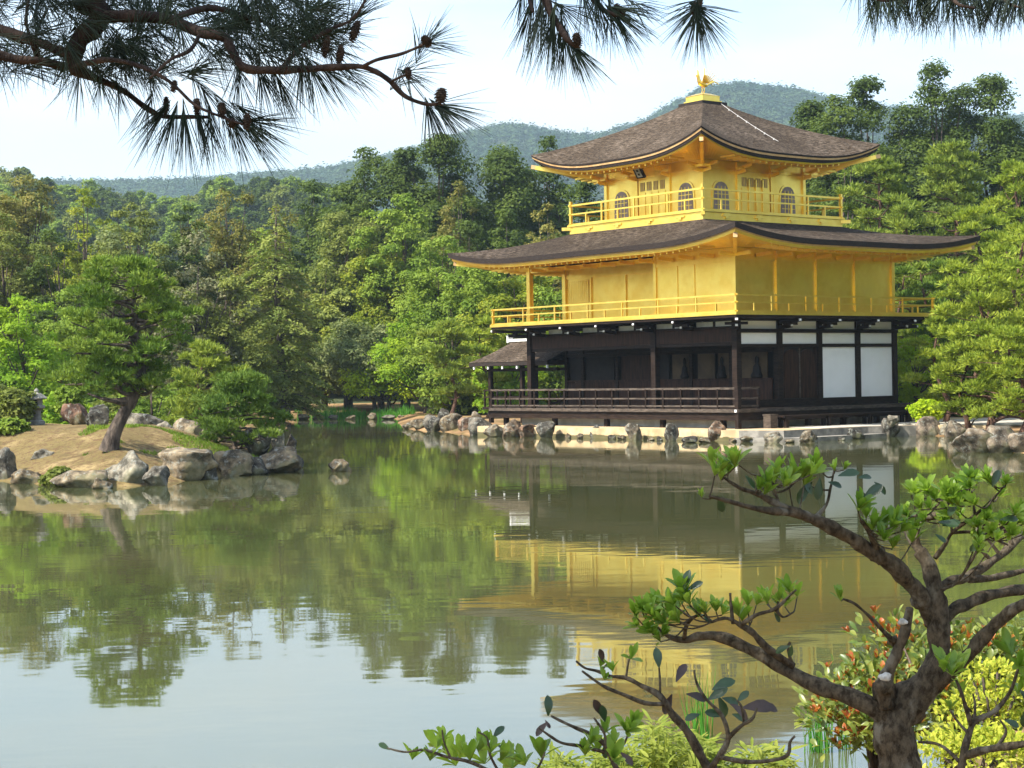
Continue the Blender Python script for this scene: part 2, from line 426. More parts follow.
def sdist(poly, X, Y):
    """distance to the polygon's edge, positive inside"""
    X = np.asarray(X, float); Y = np.asarray(Y, float)
    d = np.full(X.shape, 1e9); ins = np.zeros(X.shape, bool)
    n = len(poly)
    for i in range(n):
        (x0, y0), (x1, y1) = poly[i], poly[(i + 1) % n]
        ex, ey = x1 - x0, y1 - y0
        t = np.clip(((X - x0) * ex + (Y - y0) * ey) / (ex * ex + ey * ey), 0, 1)
        d = np.minimum(d, np.hypot(X - x0 - t * ex, Y - y0 - t * ey))
        c = ((y0 > Y) != (y1 > Y)) & (X < ex * (Y - y0) / (ey if abs(ey) > 1e-9 else 1e-9) + x0)
        ins ^= c
    return np.where(ins, d, -d)

def sm(t):
    t = np.clip(t, 0, 1); return t * t * (3 - 2 * t)

def wave(X, Y, s, seed):
    r = np.random.RandomState(seed); o = np.zeros(np.shape(X))
    for k in range(7):
        a = r.rand() * 6.28; fq = s * (0.6 + 1.6 * r.rand())
        o = o + np.sin(X * math.cos(a) * fq + Y * math.sin(a) * fq + r.rand() * 6.28)
    return o / 7

def sky_z(py, px, depth): return at(px, py, depth).z
RIDGE_PX = [-400, -100, 0, 25, 50, 75, 100, 125, 150, 170, 190, 215, 245, 280, 330, 380, 450, 600]
RIDGE_PY = [150, 150, 158, 156, 163, 168, 173, 180, 188, 187, 176, 172, 170, 172, 172, 176, 190, 230]
MT_PX = [-600, 0, 200, 330, 380, 430, 470, 495, 515, 540, 560, 600, 625, 650, 680, 705, 740, 770, 800, 830, 870, 930, 1024, 1500]
MT_PY = [175, 172, 172, 163, 155, 142, 131, 125, 123, 127, 132, 136, 130, 122, 106, 93, 87, 91, 95, 103, 112, 118, 125, 150]

def land_z(X, Y):
    X = np.asarray(X, float); Y = np.asarray(Y, float)
    d = -sdist(POND, X, Y)
    near = np.where(Y < 30, .70, .34)
    z = np.where(d > 0, np.minimum(near, .28 * d), np.maximum(-1.3, .45 * d))
    yy = np.maximum(Y, 60.0)
    px = 512 + F_PX * X / yy
    back = sm((Y - 108) / 120) * 9.0 * np.where(d > 0, 1, 0)
    right = sm((X - 18) / 60) * sm((Y - 45) / 50) * 7.0
    zr = 2.3 + (377 - np.interp(px, RIDGE_PX, RIDGE_PY) - 48) / F_PX * 380
    zm = 2.3 + (377 - np.interp(px, MT_PX, MT_PY) - 19) / F_PX * 1500
    z = np.where(d > 0, z + np.maximum(back, right), z)
    hill = sm((Y - 190) / 190) * np.maximum(zr, 8) * (1 - .6 * sm((Y - 400) / 250))
    mt = sm((Y - 650) / 850) * np.maximum(zm, 8) * (1 + wave(X, Y, .012, 3) * .05 * sm((1450 - Y) / 200)) * (1 - .75 * sm((Y - 1520) / 600))
    far = np.maximum(np.maximum(hill, mt), np.where(Y > 400, 6, 0))
    z = np.where(Y > 190, np.maximum(z, far), z)
    return z

def isle_z(X, Y):
    d = sdist(ISLE, X, Y)
    return np.where(d > 0, .30 * np.minimum(d, .8) + .92 * sm(d / 4.2) + .05 * wave(X, Y, 2.2, 9), np.maximum(-1.2, .9 * d))

def gz(x, y):
    return float(max(land_z(np.array([x]), np.array([y]))[0], isle_z(np.array([x]), np.array([y]))[0]))

def grid_mesh(name, xs, ys, zf, mat, kind='structure', smooth=True):
    X, Y = np.meshgrid(xs, ys)
    Z = zf(X, Y)
    v = np.stack([X.ravel(), Y.ravel(), Z.ravel()], 1)
    nx, ny = len(xs), len(ys)
    i = np.arange(nx * ny).reshape(ny, nx)
    f = np.stack([i[:-1, :-1], i[:-1, 1:], i[1:, 1:], i[1:, :-1]], -1).reshape(-1, 4)
    o = link(name, np_mesh(name, v, f, mat, smooth))
    props(o, kind=kind)
    return o

def seg(a, b, s): return list(np.arange(a, b, s))
gx = [-6000, -4000, -2600, -1800, -1400] + seg(-1100, -300, 50) + seg(-300, -90, 12) + seg(-90, 60, 1.0) + seg(60, 300, 12) + seg(300, 1100, 50) + [1100, 1400, 1800, 2600, 4000, 6000]
gy = [-3000, -1200, -500, -200, -100] + seg(-60, -10, 5) + seg(-10, 125, 1.0) + seg(125, 420, 6) + seg(420, 2200, 30) + [2200, 2600, 3400, 5000, 8000]
ground = grid_mesh('ground', np.array(gx), np.array(gy), land_z, M['ground'])
ground.data.materials.append(M['hillfloor'])
# forest floor beyond the shore
cy_ = np.zeros(len(ground.data.polygons) * 3); ground.data.polygons.foreach_get('center', cy_); cy_ = cy_.reshape(-1, 3)
ground.data.polygons.foreach_set('material_index', ((cy_[:, 1] > 122) | (cy_[:, 0] > 24) & (cy_[:, 1] > 50)).astype(np.int32))
props(link('pond_water', np_mesh('pond_water', [(-115, 5, 0), (20, 5, 0), (20, 115, 0), (-115, 115, 0)], [(0, 1, 2, 3)], M['water'])), kind='structure')
grid_mesh('island', np.arange(-30, -3.5, .3), np.arange(37, 60, .3), isle_z, M['island_soil'])

mb = MB()
TER = [(-6.0, -6.9), (8.0, -6.4), (9.5, -5.8), (9.5, -1.6), (10.6, .6), (13.2, .9), (16, 6), (8, 9), (-6.0, 8)]
mb.extrude([(*Lw(*p), -1.0) for p in TER], (0, 0, 1.37))
ter = props(mb.build('terrace', M['sand']), kind='structure')
ter.data.materials.append(M['ledge'])
for po in ter.data.polygons:
    if abs(po.normal.z) < .3 and po.normal.x * CT - po.normal.y * ST > .35: po.material_index = 1  # east-facing walls take the darker stone to imitate the building's shade
mb = MB()
mb.extrude([(*Lw(*p), -1.0) for p in [(8.1, -6.75), (9.75, -6.1), (10.15, -5.6), (10.1, -1.3), (9.52, -1.5), (9.52, -5.79), (8.02, -6.41)]], (0, 0, 1.13))
props(mb.build('stone_ledge', M['ledge']), kind='structure')
mb = MB()
mb.extrude([(*Lw(*p), .374) for p in [(7.3, -3.6), (9.45, -3.9), (9.45, -1.7), (10.5, .7), (13.1, 1.0), (15.8, 5.9), (8, 8.9), (7.3, 8)]], (0, 0, .012))
props(mb.build('gravel_path', M['pale_gravel']), kind='structure')

hzb = MB().box(-5900, 5900, -2900, 7900, -3.0, 330.0)
hm = bpy.data.materials.new('haze'); hm.use_nodes = True
hn, hl = hm.node_tree.nodes, hm.node_tree.links
hn.clear(); ho = hn.new('ShaderNodeOutputMaterial'); hv = hn.new('ShaderNodeVolumePrincipled')
hv.inputs['Color'].default_value = (.66, .86, 1.0, 1); hv.inputs['Density'].default_value = .00022
hv.inputs['Anisotropy'].default_value = 0.2
hl.new(hv.outputs['Volume'], ho.inputs['Volume'])
haze = hzb.build('haze', hm)
props(haze, kind='stuff')
haze.display_type = 'WIRE'

# ------------------------------------------------------------------ the golden pavilion
PAV = empty('golden_pavilion', (OX, OY, 0.37), 'three storey gold leafed pavilion with curved shingle roofs on its stone terrace by the pond', 'pavilion', rz=-TH)
Z0 = 0.37
HX, HY, BAY = 5.83, 4.24, 2.12
def P(name, mb, mat, parent=None, label=None, smooth=False):
    """heights in the code below are above the water"""
    mb.v = [(x, y, z - Z0) for x, y, z in mb.v]
    o = mb.build(name, M[mat], parent or PAV, smooth=smooth)
    if label: o['label'] = label
    return o
dk, bw, gw, au = 'dark_wood', 'brown_wood', 'grey_wood', 'gold'

P('foundation', MB().box(-6.1, 6.1, -4.55, 4.5, .35, .88), 'plaster')
# verandah deck round the south and east sides
deck = MB().box(-7.05, 7.05, -5.45, -4.24, .93, 1.05).box(5.83, 7.05, -4.24, 4.75, .93, 1.052).box(-7.05, 5.83, -4.24, 4.24, .90, 1.04)
deck.box(-7.05, 7.06, -5.40, -5.28, .66, .93).box(6.90, 7.0, -5.27, 4.7, .66, .93)  # dark skirt boards, added to imitate the shadow below the deck
for x in np.arange(-6.4, 6.6, 3.1): deck.box(x - .09, x + .09, -5.20, -5.04, .33, .80)
for y in np.arange(-3.6, 4.7, 1.86): deck.box(6.80, 6.97, y - .09, y + .09, .33, .80)
P('veranda_deck', deck, dk)
P('deck_edge', MB().box(-7.07, 7.07, -5.50, -5.452, .94, 1.06).box(7.052, 7.09, -5.45, 4.75, .94, 1.06), gw)
# verandah railing
rl = MB()
for z, s in ((1.74, .075), (1.40, .055), (1.13, .055)):
    rl.box(-7.05, 7.02, -5.42, -5.42 + s, z, z + s).box(6.985 - s / 2, 6.985 + s / 2, -5.35, -4.35, z + .002, z + s)
vr = P('veranda_railing', rl, gw)
for x in np.arange(-7.0, 7.0, .93): P('railing_post', MB().box(x - .035, x + .035, -5.425, -5.347, 1.05, 1.765), dk, vr)
for y in (-4.37,): P('railing_post', MB().box(6.93, 7.03, y - .04, y + .04, 1.05, 1.78), dk, vr)
P('corner_post', MB().box(6.90, 7.06, -5.46, -5.30, .33, 1.85), dk)
P('post_cap', MB().box(6.95, 7.04, -5.53, -5.503, .95, 1.04), 'white_tip')
# low bench step along the east deck
be = MB().box(7.35, 7.85, -4.0, 2.9, .74, .80)
for y in (-3.8, -1.6, .6, 2.7): be.box(7.42, 7.54, y - .06, y + .06, .33, .74).box(7.68, 7.80, y - .06, y + .06, .33, .74)
be.box(7.60, 7.66, -3.9, 2.8, .64, .74)
P('step_bench', be, dk)
P('step_bench', MB().box(7.28, 7.62, -4.45, -4.10, .33, .82).box(7.26, 7.64, -4.47, -4.08, .80, .86), gw, label='pale square block at the end of the step bench')

# ground storey
def column(x, y, z0, z1, s, m, nm='column'): return P(nm, MB().box(x - s, x + s, y - s, y + s, z0, z1), m)
ysE = [-HY + BAY * k for k in range(5)]
xsS = [HX - BAY * k for k in range(6)] + [-HX]
for y in ysE: column(HX, y, .35, 4.24, .12, dk)
for x in (1.59, -HX): column(x, -HY, .35, 4.24, .12, dk)
for y in ysE[1:]: column(-HX, y, .35, 4.24, .12, dk)
for x in xsS[1:-1]: column(x, HY, .35, 4.24, .12, dk)
YI = -2.36
for x in xsS[1:]: column(x if x > -5.8 else x + .02, YI, 1.05, 3.95, .075, dk)
# beams
P('rainbow_beam', MB().box(-HX + .12, HX - .12, -HY - .06, -HY + .08, 3.43, 3.92), bw)
P('lintel', MB().box(-HX - .1, HX + .1, -HY - .10, -HY + .10, 3.925, 3.985).box(-HX + .1, HX - .1, -HY - .05, -HY + .05, 3.30, 3.425), dk)
P('lintel', MB().box(HX - .10, HX + .14, -HY - .1, HY + .14, 3.745, 3.88).box(HX - .07, HX + .10, -HY + .1, HY + .12, 3.22, 3.34).box(HX - .07, HX + .11, -HY + .1, HY + .12, 1.06, 1.34), dk)
P('lintel', MB().box(-HX - .1, HX + .1, HY - .1, HY + .1, 3.745, 3.88).box(-HX - .12, -HX + .1, -HY + .1, HY + .1, 3.745, 3.882), dk)
P('top_plate', MB().box(-HX - .15, HX + .15, -HY - .13, -HY + .1, 4.17, 4.24).box(HX - .1, HX + .15, -HY + .1, HY + .13, 4.172, 4.242).box(-HX - .15, HX - .1, HY - .1, HY + .13, 4.172, 4.242).box(-HX - .15, -HX + .1, -HY + .1, HY - .1, 4.17, 4.241), dk)
# white plaster and paper panels
def panelE(y0, y1, z0, z1, nm, x=HX + .0): return P(nm, MB().box(x - .03, x + .035, y0 + .125, y1 - .125, z0, z1), 'white_panel')
for k in range(4):
    panelE(ysE[k], ysE[k + 1], 3.345, 3.742, 'plaster_panel')
    panelE(ysE[k], ysE[k + 1], 3.885, 4.168, 'plaster_panel')
for k in (2, 3): panelE(ysE[k], ysE[k + 1], 1.345, 3.215, 'paper_screen')
for k in range(6):
    a, b = xsS[k + 1], xsS[k]
    P('plaster_panel', MB().box(a + .13, b - .13, -HY - .03, -HY + .03, 3.99, 4.168), 'plaster')
    P('panel_post', MB().box((a + b) / 2 - .05, (a + b) / 2 + .05, -HY - .06, -HY - .032, 3.99, 4.168), dk)
for a, b in zip(xsS[:-1], xsS[1:]):
    P('plaster_panel', MB().box(b + .13, a - .13, HY - .03, HY + .03, 1.3, 3.74), 'plaster')
for k in range(1, 4): P('plaster_panel', MB().box(-HX - .03, -HX + .03, ysE[k] + .13, ysE[k + 1] - .13, 1.3, 3.74), 'plaster')
# double door in the second east bay
dy0, dy1 = ysE[1] + .125, ysE[2] - .125
dr = P('door', MB().box(HX - .03, HX + .01, dy0, dy1, 1.342, 3.218), 'black')
mid = (dy0 + dy1) / 2
for a, b in ((dy0 + .13, mid - .03), (mid + .03, dy1 - .13)):
    n = 10; w = (b - a)
    prof = [(HX + .012, a, 1.36), (HX + .012, b, 1.36)] + [(HX + .012, b - w * t, 2.92 + .22 * math.sin(math.pi * t) ** .6) for t in np.linspace(0, 1, n)]
    P('door_leaf', MB().extrude(prof, (.045, 0, 0)), bw, dr)
P('door_frame', MB().box(HX + .011, HX + .07, mid - .028, mid + .028, 1.36, 3.2), gw, dr)
P('door_frame', MB().box(HX + .012, HX + .05, dy0, dy0 + .12, 1.345, 3.21).box(HX + .012, HX + .05, dy1 - .12, dy1, 1.345, 3.21), bw, dr)
# open verandah: wall set one bay back
P('wainscot', MB().box(-HX + .1, HX - .1, YI - .03, YI + .04, 1.06, 2.04).box(-HX + .1, HX - .1, YI - .06, YI + .05, 2.045, 2.12), bw)
P('inner_lintel', MB().box(-HX + .1, HX - .1, YI - .07, YI + .07, 3.06, 3.20).box(-HX + .1, HX - .1, YI - .04, YI + .04, 3.203, 3.9), dk)
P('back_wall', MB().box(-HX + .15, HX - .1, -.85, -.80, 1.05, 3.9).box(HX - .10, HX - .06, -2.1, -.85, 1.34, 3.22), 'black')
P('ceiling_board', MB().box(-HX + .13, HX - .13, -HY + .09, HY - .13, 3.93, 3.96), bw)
for a, b, m in ((-5.65, -2.95, 'black'), (-2.5, -.75, 'brown_wood'), (-.2, .25, 'black'), (.45, 1.35, 'dim_panel'), (1.85, 2.75, 'dim_panel'), (2.95, 3.55, 'dim_panel'), (3.95, 5.45, 'dim_panel')):  # black entries paint the darkness of gaps between the real panels
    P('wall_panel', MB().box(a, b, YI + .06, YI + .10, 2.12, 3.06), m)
P('wall_panel', MB().box(-HX + .1, HX - .1, YI + .4, YI + .44, 2.0, 3.1), 'black')  # black sheet painted in place of the unlit room behind
# figures dimly seen against the panels
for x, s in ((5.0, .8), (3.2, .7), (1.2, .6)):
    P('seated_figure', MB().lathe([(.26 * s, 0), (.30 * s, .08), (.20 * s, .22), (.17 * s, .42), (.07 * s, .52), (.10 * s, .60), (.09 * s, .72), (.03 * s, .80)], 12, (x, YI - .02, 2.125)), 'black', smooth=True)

# brackets carrying the balcony
def bracket(x, y, dx, dy):
    L = math.hypot(dx, dy); k = 1.0 if L < 1.1 else 1.3
    b = MB()
    b.bar((x, y, 4.115), (x + dx * .95 * k, y + dy * .95 * k, 4.175), .15, .13)
    b.bar((x, y, 3.93), (x + dx * .55 * k, y + dy * .55 * k, 3.985), .15, .13)
    b.bar((x + dx * .5 - dy * .32, y + dy * .5 + dx * .32, 4.06), (x + dx * .5 + dy * .32, y + dy * .5 - dx * .32, 4.06), .12, .10)
    br = P('bracket', b, dk)
    for s, z in ((.95, 4.18), (.55, 3.99)):
        s *= k
        P('bracket_tip', MB().bar((x + dx * (s + .003), y + dy * (s + .003), z - .003), (x + dx * (s + .05), y + dy * (s + .035), z), .085, .075), 'white_tip', br)
for y in ysE[1:]: bracket(HX + .12, y, 1, 0); bracket(-HX - .12, y, -1, 0)
for x in xsS[1:-1]: bracket(x, -HY - .12, 0, -1); bracket(x, HY + .12, 0, 1)
for sx in (-1, 1):
    for sy in (-1, 1): bracket(sx * HX, sy * HY, sx * .9, sy * .9)
for k in range(6): P('beam_end', MB().box((xsS[k] + xsS[k + 1]) / 2 - .05, (xsS[k] + xsS[k + 1]) / 2 + .05, -HY - .70, -HY - .05, 4.175, 4.235), dk)

# second storey
E2 = 1.18
P('balcony', MB().box(-HX - E2, HX + E2, -HY - E2, HY + E2, 4.335, 4.44), au)
P('balcony_underside', MB().box(-HX - E2 + .04, HX + E2 - .04, -HY - E2 + .04, HY + E2 - .04, 4.245, 4.332), dk)
def railing(ex, ey, zf, zmid, ztop, nx, ny, sz, corner, name, low=True):
    rl = MB()
    for z, s in ((ztop, sz), (zmid, sz * .8)) + (((zf + .05, sz * .9),) if low else ()):
        for sy in (-1, 1): rl.box(-ex - .10, ex + .10, sy * ey - s / 2, sy * ey + s / 2, z - s, z)
        for sx in (-1, 1): rl.box(sx * ex - s / 2, sx * ex + s / 2, -ey - .10, ey + .10, z - s - .003, z - .003)
    r = P(name, rl, au)
    for i in range(1, nx):
        for sy in (-1, 1):
            x = -ex + 2 * ex * i / nx
            P('railing_post', MB().box(x - sz * .45, x + sz * .45, sy * ey - sz * .44, sy * ey + sz * .44, zf, (ztop if i % 2 == 0 else zmid) - sz - .002 + (.0 if i % 2 == 0 else sz * .2)), au, r)
    for i in range(1, ny):
        for sx in (-1, 1):
            y = -ey + 2 * ey * i / ny
            P('railing_post', MB().box(sx * ex - sz * .44, sx * ex + sz * .44, y - sz * .45, y + sz * .45, zf, (ztop if i % 2 == 0 else zmid) - sz - .005 + (.0 if i % 2 == 0 else sz * .2)), au, r)
    for sx in (-1, 1):
        for sy in (-1, 1):
            P('corner_post', MB().box(sx * ex - sz * .7, sx * ex + sz * .7, sy * ey - sz * .7, sy * ey + sz * .7, zf, corner), au, r)
railing(HX + E2 - .1, HY + E2 - .1, 4.44, 4.80, 5.07, 14, 12, .06, 5.0, 'balcony_railing')
Y2 = -2.36
P('gold_wall', MB().box(-HX, HX, Y2, HY, 4.44, 6.78).box(1.62, HX, -HY, Y2 - .001, 4.44, 6.78), au)
for y in ysE: P('column', MB().box(HX - .10, HX + .075, y - .085, y + .085, 4.44, 6.7) if y > -HY else MB().box(HX - .10, HX + .075, y - .07, y + .085, 4.44, 6.7), au)
P('column', MB().box(1.60, 1.74, -HY - .05, -HY + .08, 4.44, 6.7), au)
for x, y in ((-HX, -HY), (-HX, Y2)): P('column', MB().box(x - .10, x + .10, y - .10, y + .10, 4.44, 6.78), au)
for x in (2.85, 3.75): P('wall_batten', MB().box(x - .03, x + .03, -HY - .03, -HY + .01, 4.62, 6.28), au)
for x in (-4.2, -2.1, -.2, 1.2): P('wall_batten', MB().box(x - .06, x + .06, Y2 - .06, Y2 + .01, 4.62, 6.28), au)
P('wall_beam', MB().box(1.745, HX - .11, -HY - .04, -HY + .02, 6.285, 6.42).box(1.745, HX - .11, -HY - .04, -HY + .02, 4.445, 4.6).box(HX - .02, HX + .04, -HY + .09, HY - .09, 6.35, 6.46).box(HX - .02, HX + .04, -HY + .09, HY - .09, 4.445, 4.6), au)
P('wall_beam', MB().box(-HX + .11, 1.59, Y2 - .05, Y2 + .02, 6.285, 6.42).box(-HX + .11, 1.59, Y2 - .05, Y2 + .02, 4.445, 4.6).box(-HX + .11, 1.59, -HY - .06, -HY + .06, 6.50, 6.66).box(-HX - .06, -HX + .06, -HY + .11, Y2 - .11, 6.50, 6.66), au)
lt = MB().box(-5.55, -4.30, Y2 - .05, Y2 - .002, 5.28, 6.2)
lw = P('lattice_shutter', lt, au)
g = MB()
for z in np.arange(5.32, 6.2, .085): g.box(-5.53, -4.32, Y2 - .085, Y2 - .052, z, z + .04)
for x in np.arange(-5.5, -4.3, .12): g.box(x, x + .03, Y2 - .10, Y2 - .087, 5.3, 6.18)
P('lattice', g, au, lw)

# roofs -----------------------------------------------------------------------------
def roof(name, hx, hy, ix, iy, ze, lift, D, pw, zi, ga, bands, wx, wy, zwall, top_mat, nrow=14, ncol=48, raf=None):
    def zl(dist): return lift * max(0.0, 1 - dist / D) ** pw
    def side(ex, ey, jx, jy, swap, sg):
        us = np.linspace(-1, 1, ncol + 1); us = np.sign(us) * (1 - (1 - abs(us)) ** 1.25)
        rows = []
        for r in np.linspace(0, 1, nrow + 1):
            row = []
            for u in us:
                z0 = ze + zl((1 - abs(u)) * ex)
                a = ex + (jx - ex) * r; b = ey + (jy - ey) * r
                # the lifted corner falls away up the slope
                zz = ze + (z0 - ze) * (1 - r) ** 1.6 + (zi - ze) * ((1 - ga) * r + ga * r * r)
                row.append((u * a, sg * b, zz) if not swap else (sg * b, -u * a, zz))
            rows.append(row)
        return rows
    sides = [side(hx, hy, ix, iy, False, -1), side(hy, hx, iy, ix, True, -1), side(hx, hy, ix, iy, False, 1), side(hy, hx, iy, ix, True, 1)]
    tb = MB()
    for rows in sides:
        b = len(tb.v); nc = len(rows[0])
        for row in rows: tb.v += row
        for i in range(len(rows) - 1):
            for j in range(nc - 1):
                tb.f.append((b + i * nc + j, b + i * nc + j + 1, b + (i + 1) * nc + j + 1, b + (i + 1) * nc + j))
    R = P(name, tb, top_mat, smooth=True)
    # eave built of stepped bands, each set a little further in and down
    zoff, inset = 0.0, 0.0
    def edge(rows, ins, dz):
        e = []
        for x, y, z in rows[0]:
            e.append((x * (1 - ins / hx), y * (1 - ins / hy), z + dz))
        return e
    for mat, hgt, step in bands:
        bm_ = MB()
        for rows in sides:
            a = edge(rows, inset, zoff); c = edge(rows, inset + .02, zoff - hgt); d = edge(rows, inset + step, zoff - hgt)
            b = len(bm_.v); n = len(a); bm_.v += a + c + d
            for j in range(n - 1):
                bm_.f.append((b + j, b + n + j, b + n + j + 1, b + j + 1))
                bm_.f.append((b + n + j, b + 2 * n + j, b + 2 * n + j + 1, b + n + j + 1))
        P('eave_band', bm_, mat, R)
        zoff -= hgt; inset += step
    # soffit with rafters
    sb = MB()
    for rows in sides:
        a = edge(rows, inset, zoff); n = len(a); b = len(sb.v)
        m = [(x * wx / hx, y * wy / hy, zwall) for x, y, z in rows[0]]
        sb.v += a + m
        for j in range(n - 1): sb.f.append((b + j, b + n + j, b + n + j + 1, b + j + 1))
    for rows in sides:
        a = edge(rows, inset + .06, zoff - .04)
        L = max(abs(rows[0][0][0]), abs(rows[0][0][1])); 
        span = (Vector(a[0]) - Vector(a[-1])).length
        k = int(span / .32)
        pts = np.array(a)
        s = np.concatenate([[0], np.cumsum(np.linalg.norm(np.diff(pts, axis=0), axis=1))]); s /= s[-1]
        for t in np.linspace(.012, .988, k):
            if min(t, 1 - t) * span < 1.5: continue
            p = [np.interp(t, s, pts[:, c]) for c in range(3)]
            if abs(p[0] * hy) > abs(p[1] * hx): q = (math.copysign(wx, p[0]), max(-wy, min(wy, p[1])), zwall - .05)
            else: q = (max(-wx, min(wx, p[0])), math.copysign(wy, p[1]), zwall - .05)
            q = tuple(p[c] + (q[c] - p[c]) * .42 for c in range(3))
            sb.bar(p, q, .07, .07)
    P('soffit', sb, au, R)
    return R
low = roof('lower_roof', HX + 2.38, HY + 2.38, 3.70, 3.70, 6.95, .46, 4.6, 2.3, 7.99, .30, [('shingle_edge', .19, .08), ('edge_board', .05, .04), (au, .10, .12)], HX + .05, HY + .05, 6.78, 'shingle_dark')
for sx in (-1, 1):
    for sy in (-1, 1):
        P('hip_rafter', MB().bar((sx * HX, sy * HY, 6.62), (sx * (HX + 2.13), sy * (HY + 2.13), 6.955), .14, .16), au, low)
        P('hip_tip', MB().bar((sx * (HX + 2.12), sy * (HY + 2.12), 6.955), (sx * (HX + 2.2), sy * (HY + 2.2), 6.975), .15, .16), 'edge_board', low)
# bracket ends peeping below the lower eave
for k in range(5):
    y = -HY + BAY * k
    for dy in (0, BAY / 2):
        if k == 4 and dy: continue
        P('eave_bracket', MB().bar((HX + .05, y + dy, 6.52), (HX + .75, y + dy, 6.56), .10, .13).box(HX + .752, HX + .79, y + dy - .04, y + dy + .04, 6.50, 6.60), au)
for k in range(11):
    x = HX - BAY * k / 2
    P('eave_bracket', MB().bar((x, -HY - .05, 6.52), (x, -HY - .75, 6.56), .10, .13).box(x - .04, x + .04, -HY - .79, -HY - .752, 6.50, 6.60), au)

# third storey
H3, E3 = 2.73, 1.06
P('storey_base', MB().box(-H3 - E3, H3 + E3, -H3 - E3, H3 + E3, 7.80, 8.235).box(-H3 - E3 - .07, H3 + E3 + .07, -H3 - E3 - .07, H3 + E3 + .07, 8.24, 8.31), au)
for sx in (-1, 1):
    for sy in (-1, 1): P('beam_end', MB().bar((sx * (H3 + E3 - .2), sy * (H3 + E3 - .2), 8.16), (sx * (H3 + E3 + .22), sy * (H3 + E3 + .22), 8.16), .13, .13), au)
for t in (-2.6, -.9, .9, 2.6):
    P('base_bracket', MB().box(H3 + E3, H3 + E3 + .05, t - .22, t + .22, 8.10, 8.16).box(H3 + E3, H3 + E3 + .06, t - .09, t + .09, 8.02, 8.10).box(H3 + E3, H3 + E3 + .05, t - .15, t + .15, 8.16, 8.22), au)
    P('base_bracket', MB().box(t - .22, t + .22, -H3 - E3 - .05, -H3 - E3, 8.10, 8.16).box(t - .09, t + .09, -H3 - E3 - .06, -H3 - E3, 8.02, 8.10), au)
railing(H3 + E3 - .04, H3 + E3 - .04, 8.31, 8.76, 9.12, 8, 8, .07, 9.25, 'upper_railing')
P('gold_wall', MB().box(-H3, H3, -H3, H3, 8.31, 10.36), au)
for i in range(4):
    t = -H3 + 2 * H3 * i / 3
    for sy in (-1, 1): P('column', MB().box(t - .075, t + .075, sy * H3 - .07, sy * H3 + .07, 8.31, 10.3), au)
    if i in (1, 2):
        for sx in (-1, 1): P('column', MB().box(sx * H3 - .07, sx * H3 + .07, t - .075, t + .075, 8.31, 10.3), au)
P('wall_beam', MB().box(-H3 - .05, H3 + .05, -H3 - .05, H3 + .05, 9.98, 10.08), au)
def arch(cx, w, z0, z1):
    zs = z0 + (z1 - z0) * .58
    pts = [(cx - w * .54, z0), (cx + w * .54, z0), (cx + w * .5, zs)]
    for t in np.linspace(0, 1, 9)[1:-1]:
        a = math.pi * t
        pts.append((cx + w * .5 * math.cos(a), zs + (z1 - zs) * (math.sin(a) ** .8)))
    pts.append((cx - w * .5, zs))
    return pts
for face in ('S', 'E', 'N', 'W'):
    for c in (-1.82, 1.82):
        def pt(u, z, d):
            return {'S': (u, -H3 - d, z), 'E': (H3 + d, u, z), 'N': (-u, H3 + d, z), 'W': (-H3 - d, -u, z)}[face]
        nd = Vector(pt(0, 0, 1)) - Vector(pt(0, 0, 0))
        fr = MB().extrude([pt(u, z, .004) for u, z in arch(c, .92, 8.42, 9.60)], nd * .03)
        wi = P('window', fr, au)
        P('pane', MB().extrude([pt(u, z, .036) for u, z in arch(c, .76, 8.45, 9.53)], nd * .012), 'pane', wi)
        ml = MB()
        for u in (c - .19, c, c + .19): ml.extrude([pt(u - .014, 8.46, .05), pt(u + .014, 8.46, .05), pt(u + .014, 9.36, .05), pt(u - .014, 9.36, .05)], nd * .015)
        for z in (8.66, 8.86, 9.06, 9.24): ml.extrude([pt(c - .36, z - .012, .05), pt(c + .36, z - .012, .05), pt(c + .36, z + .012, .05), pt(c - .36, z + .012, .05)], nd * .012)
        P('muntin', ml, au, wi)
    # folding doors in the middle bay
    dz = 9.86 if face in 'SN' else 9.80
    d = P('door', MB().extrude([pt(-.80, 8.34, .004), pt(.80, 8.34, .004), pt(.80, dz, .004), pt(-.80, dz, .004)], nd * .03), au)
    for q in range(4):
        u0 = -.74 + q * .375
        P('door_leaf', MB().extrude([pt(u0, 8.40, .036), pt(u0 + .33, 8.40, .036), pt(u0 + .33, 9.36, .036), pt(u0, 9.36, .036)], nd * .025), au, d)
        P('lattice', MB().extrude([pt(u0 + .03, 9.42, .036), pt(u0 + .30, 9.42, .036), pt(u0 + .30, 9.76, .036), pt(u0 + .03, 9.76, .036)], nd * .008), 'edge_board', d)
        sl = MB()
        for k in range(3): sl.extrude([pt(u0 + .07 + k * .085, 9.42, .046), pt(u0 + .085 + k * .085, 9.42, .046), pt(u0 + .085 + k * .085, 9.76, .046), pt(u0 + .07 + k * .085, 9.76, .046)], nd * .012)
        P('lattice_bar', sl, au, d)
        if face in 'EW' and q: P('door_bar', MB().extrude([pt(u0 - .04, 8.4, .062), pt(u0 + .02, 8.4, .062), pt(u0 + .02, 9.7, .062), pt(u0 - .04, 9.7, .062)], nd * .05), au, d)
upr = roof('upper_roof', H3 + 2.13, H3 + 2.13, .62, .62, 10.46, .70, 4.4, 2.7, 12.9, .14, [('shingle_edge', .07, .03), ('edge_board', .07, .04), ('shingle_edge', .11, .12), (au, .06, .1)], H3 + .05, H3 + .05, 10.33, 'shingle')  # second dark band is the shadow under the edge board, painted in
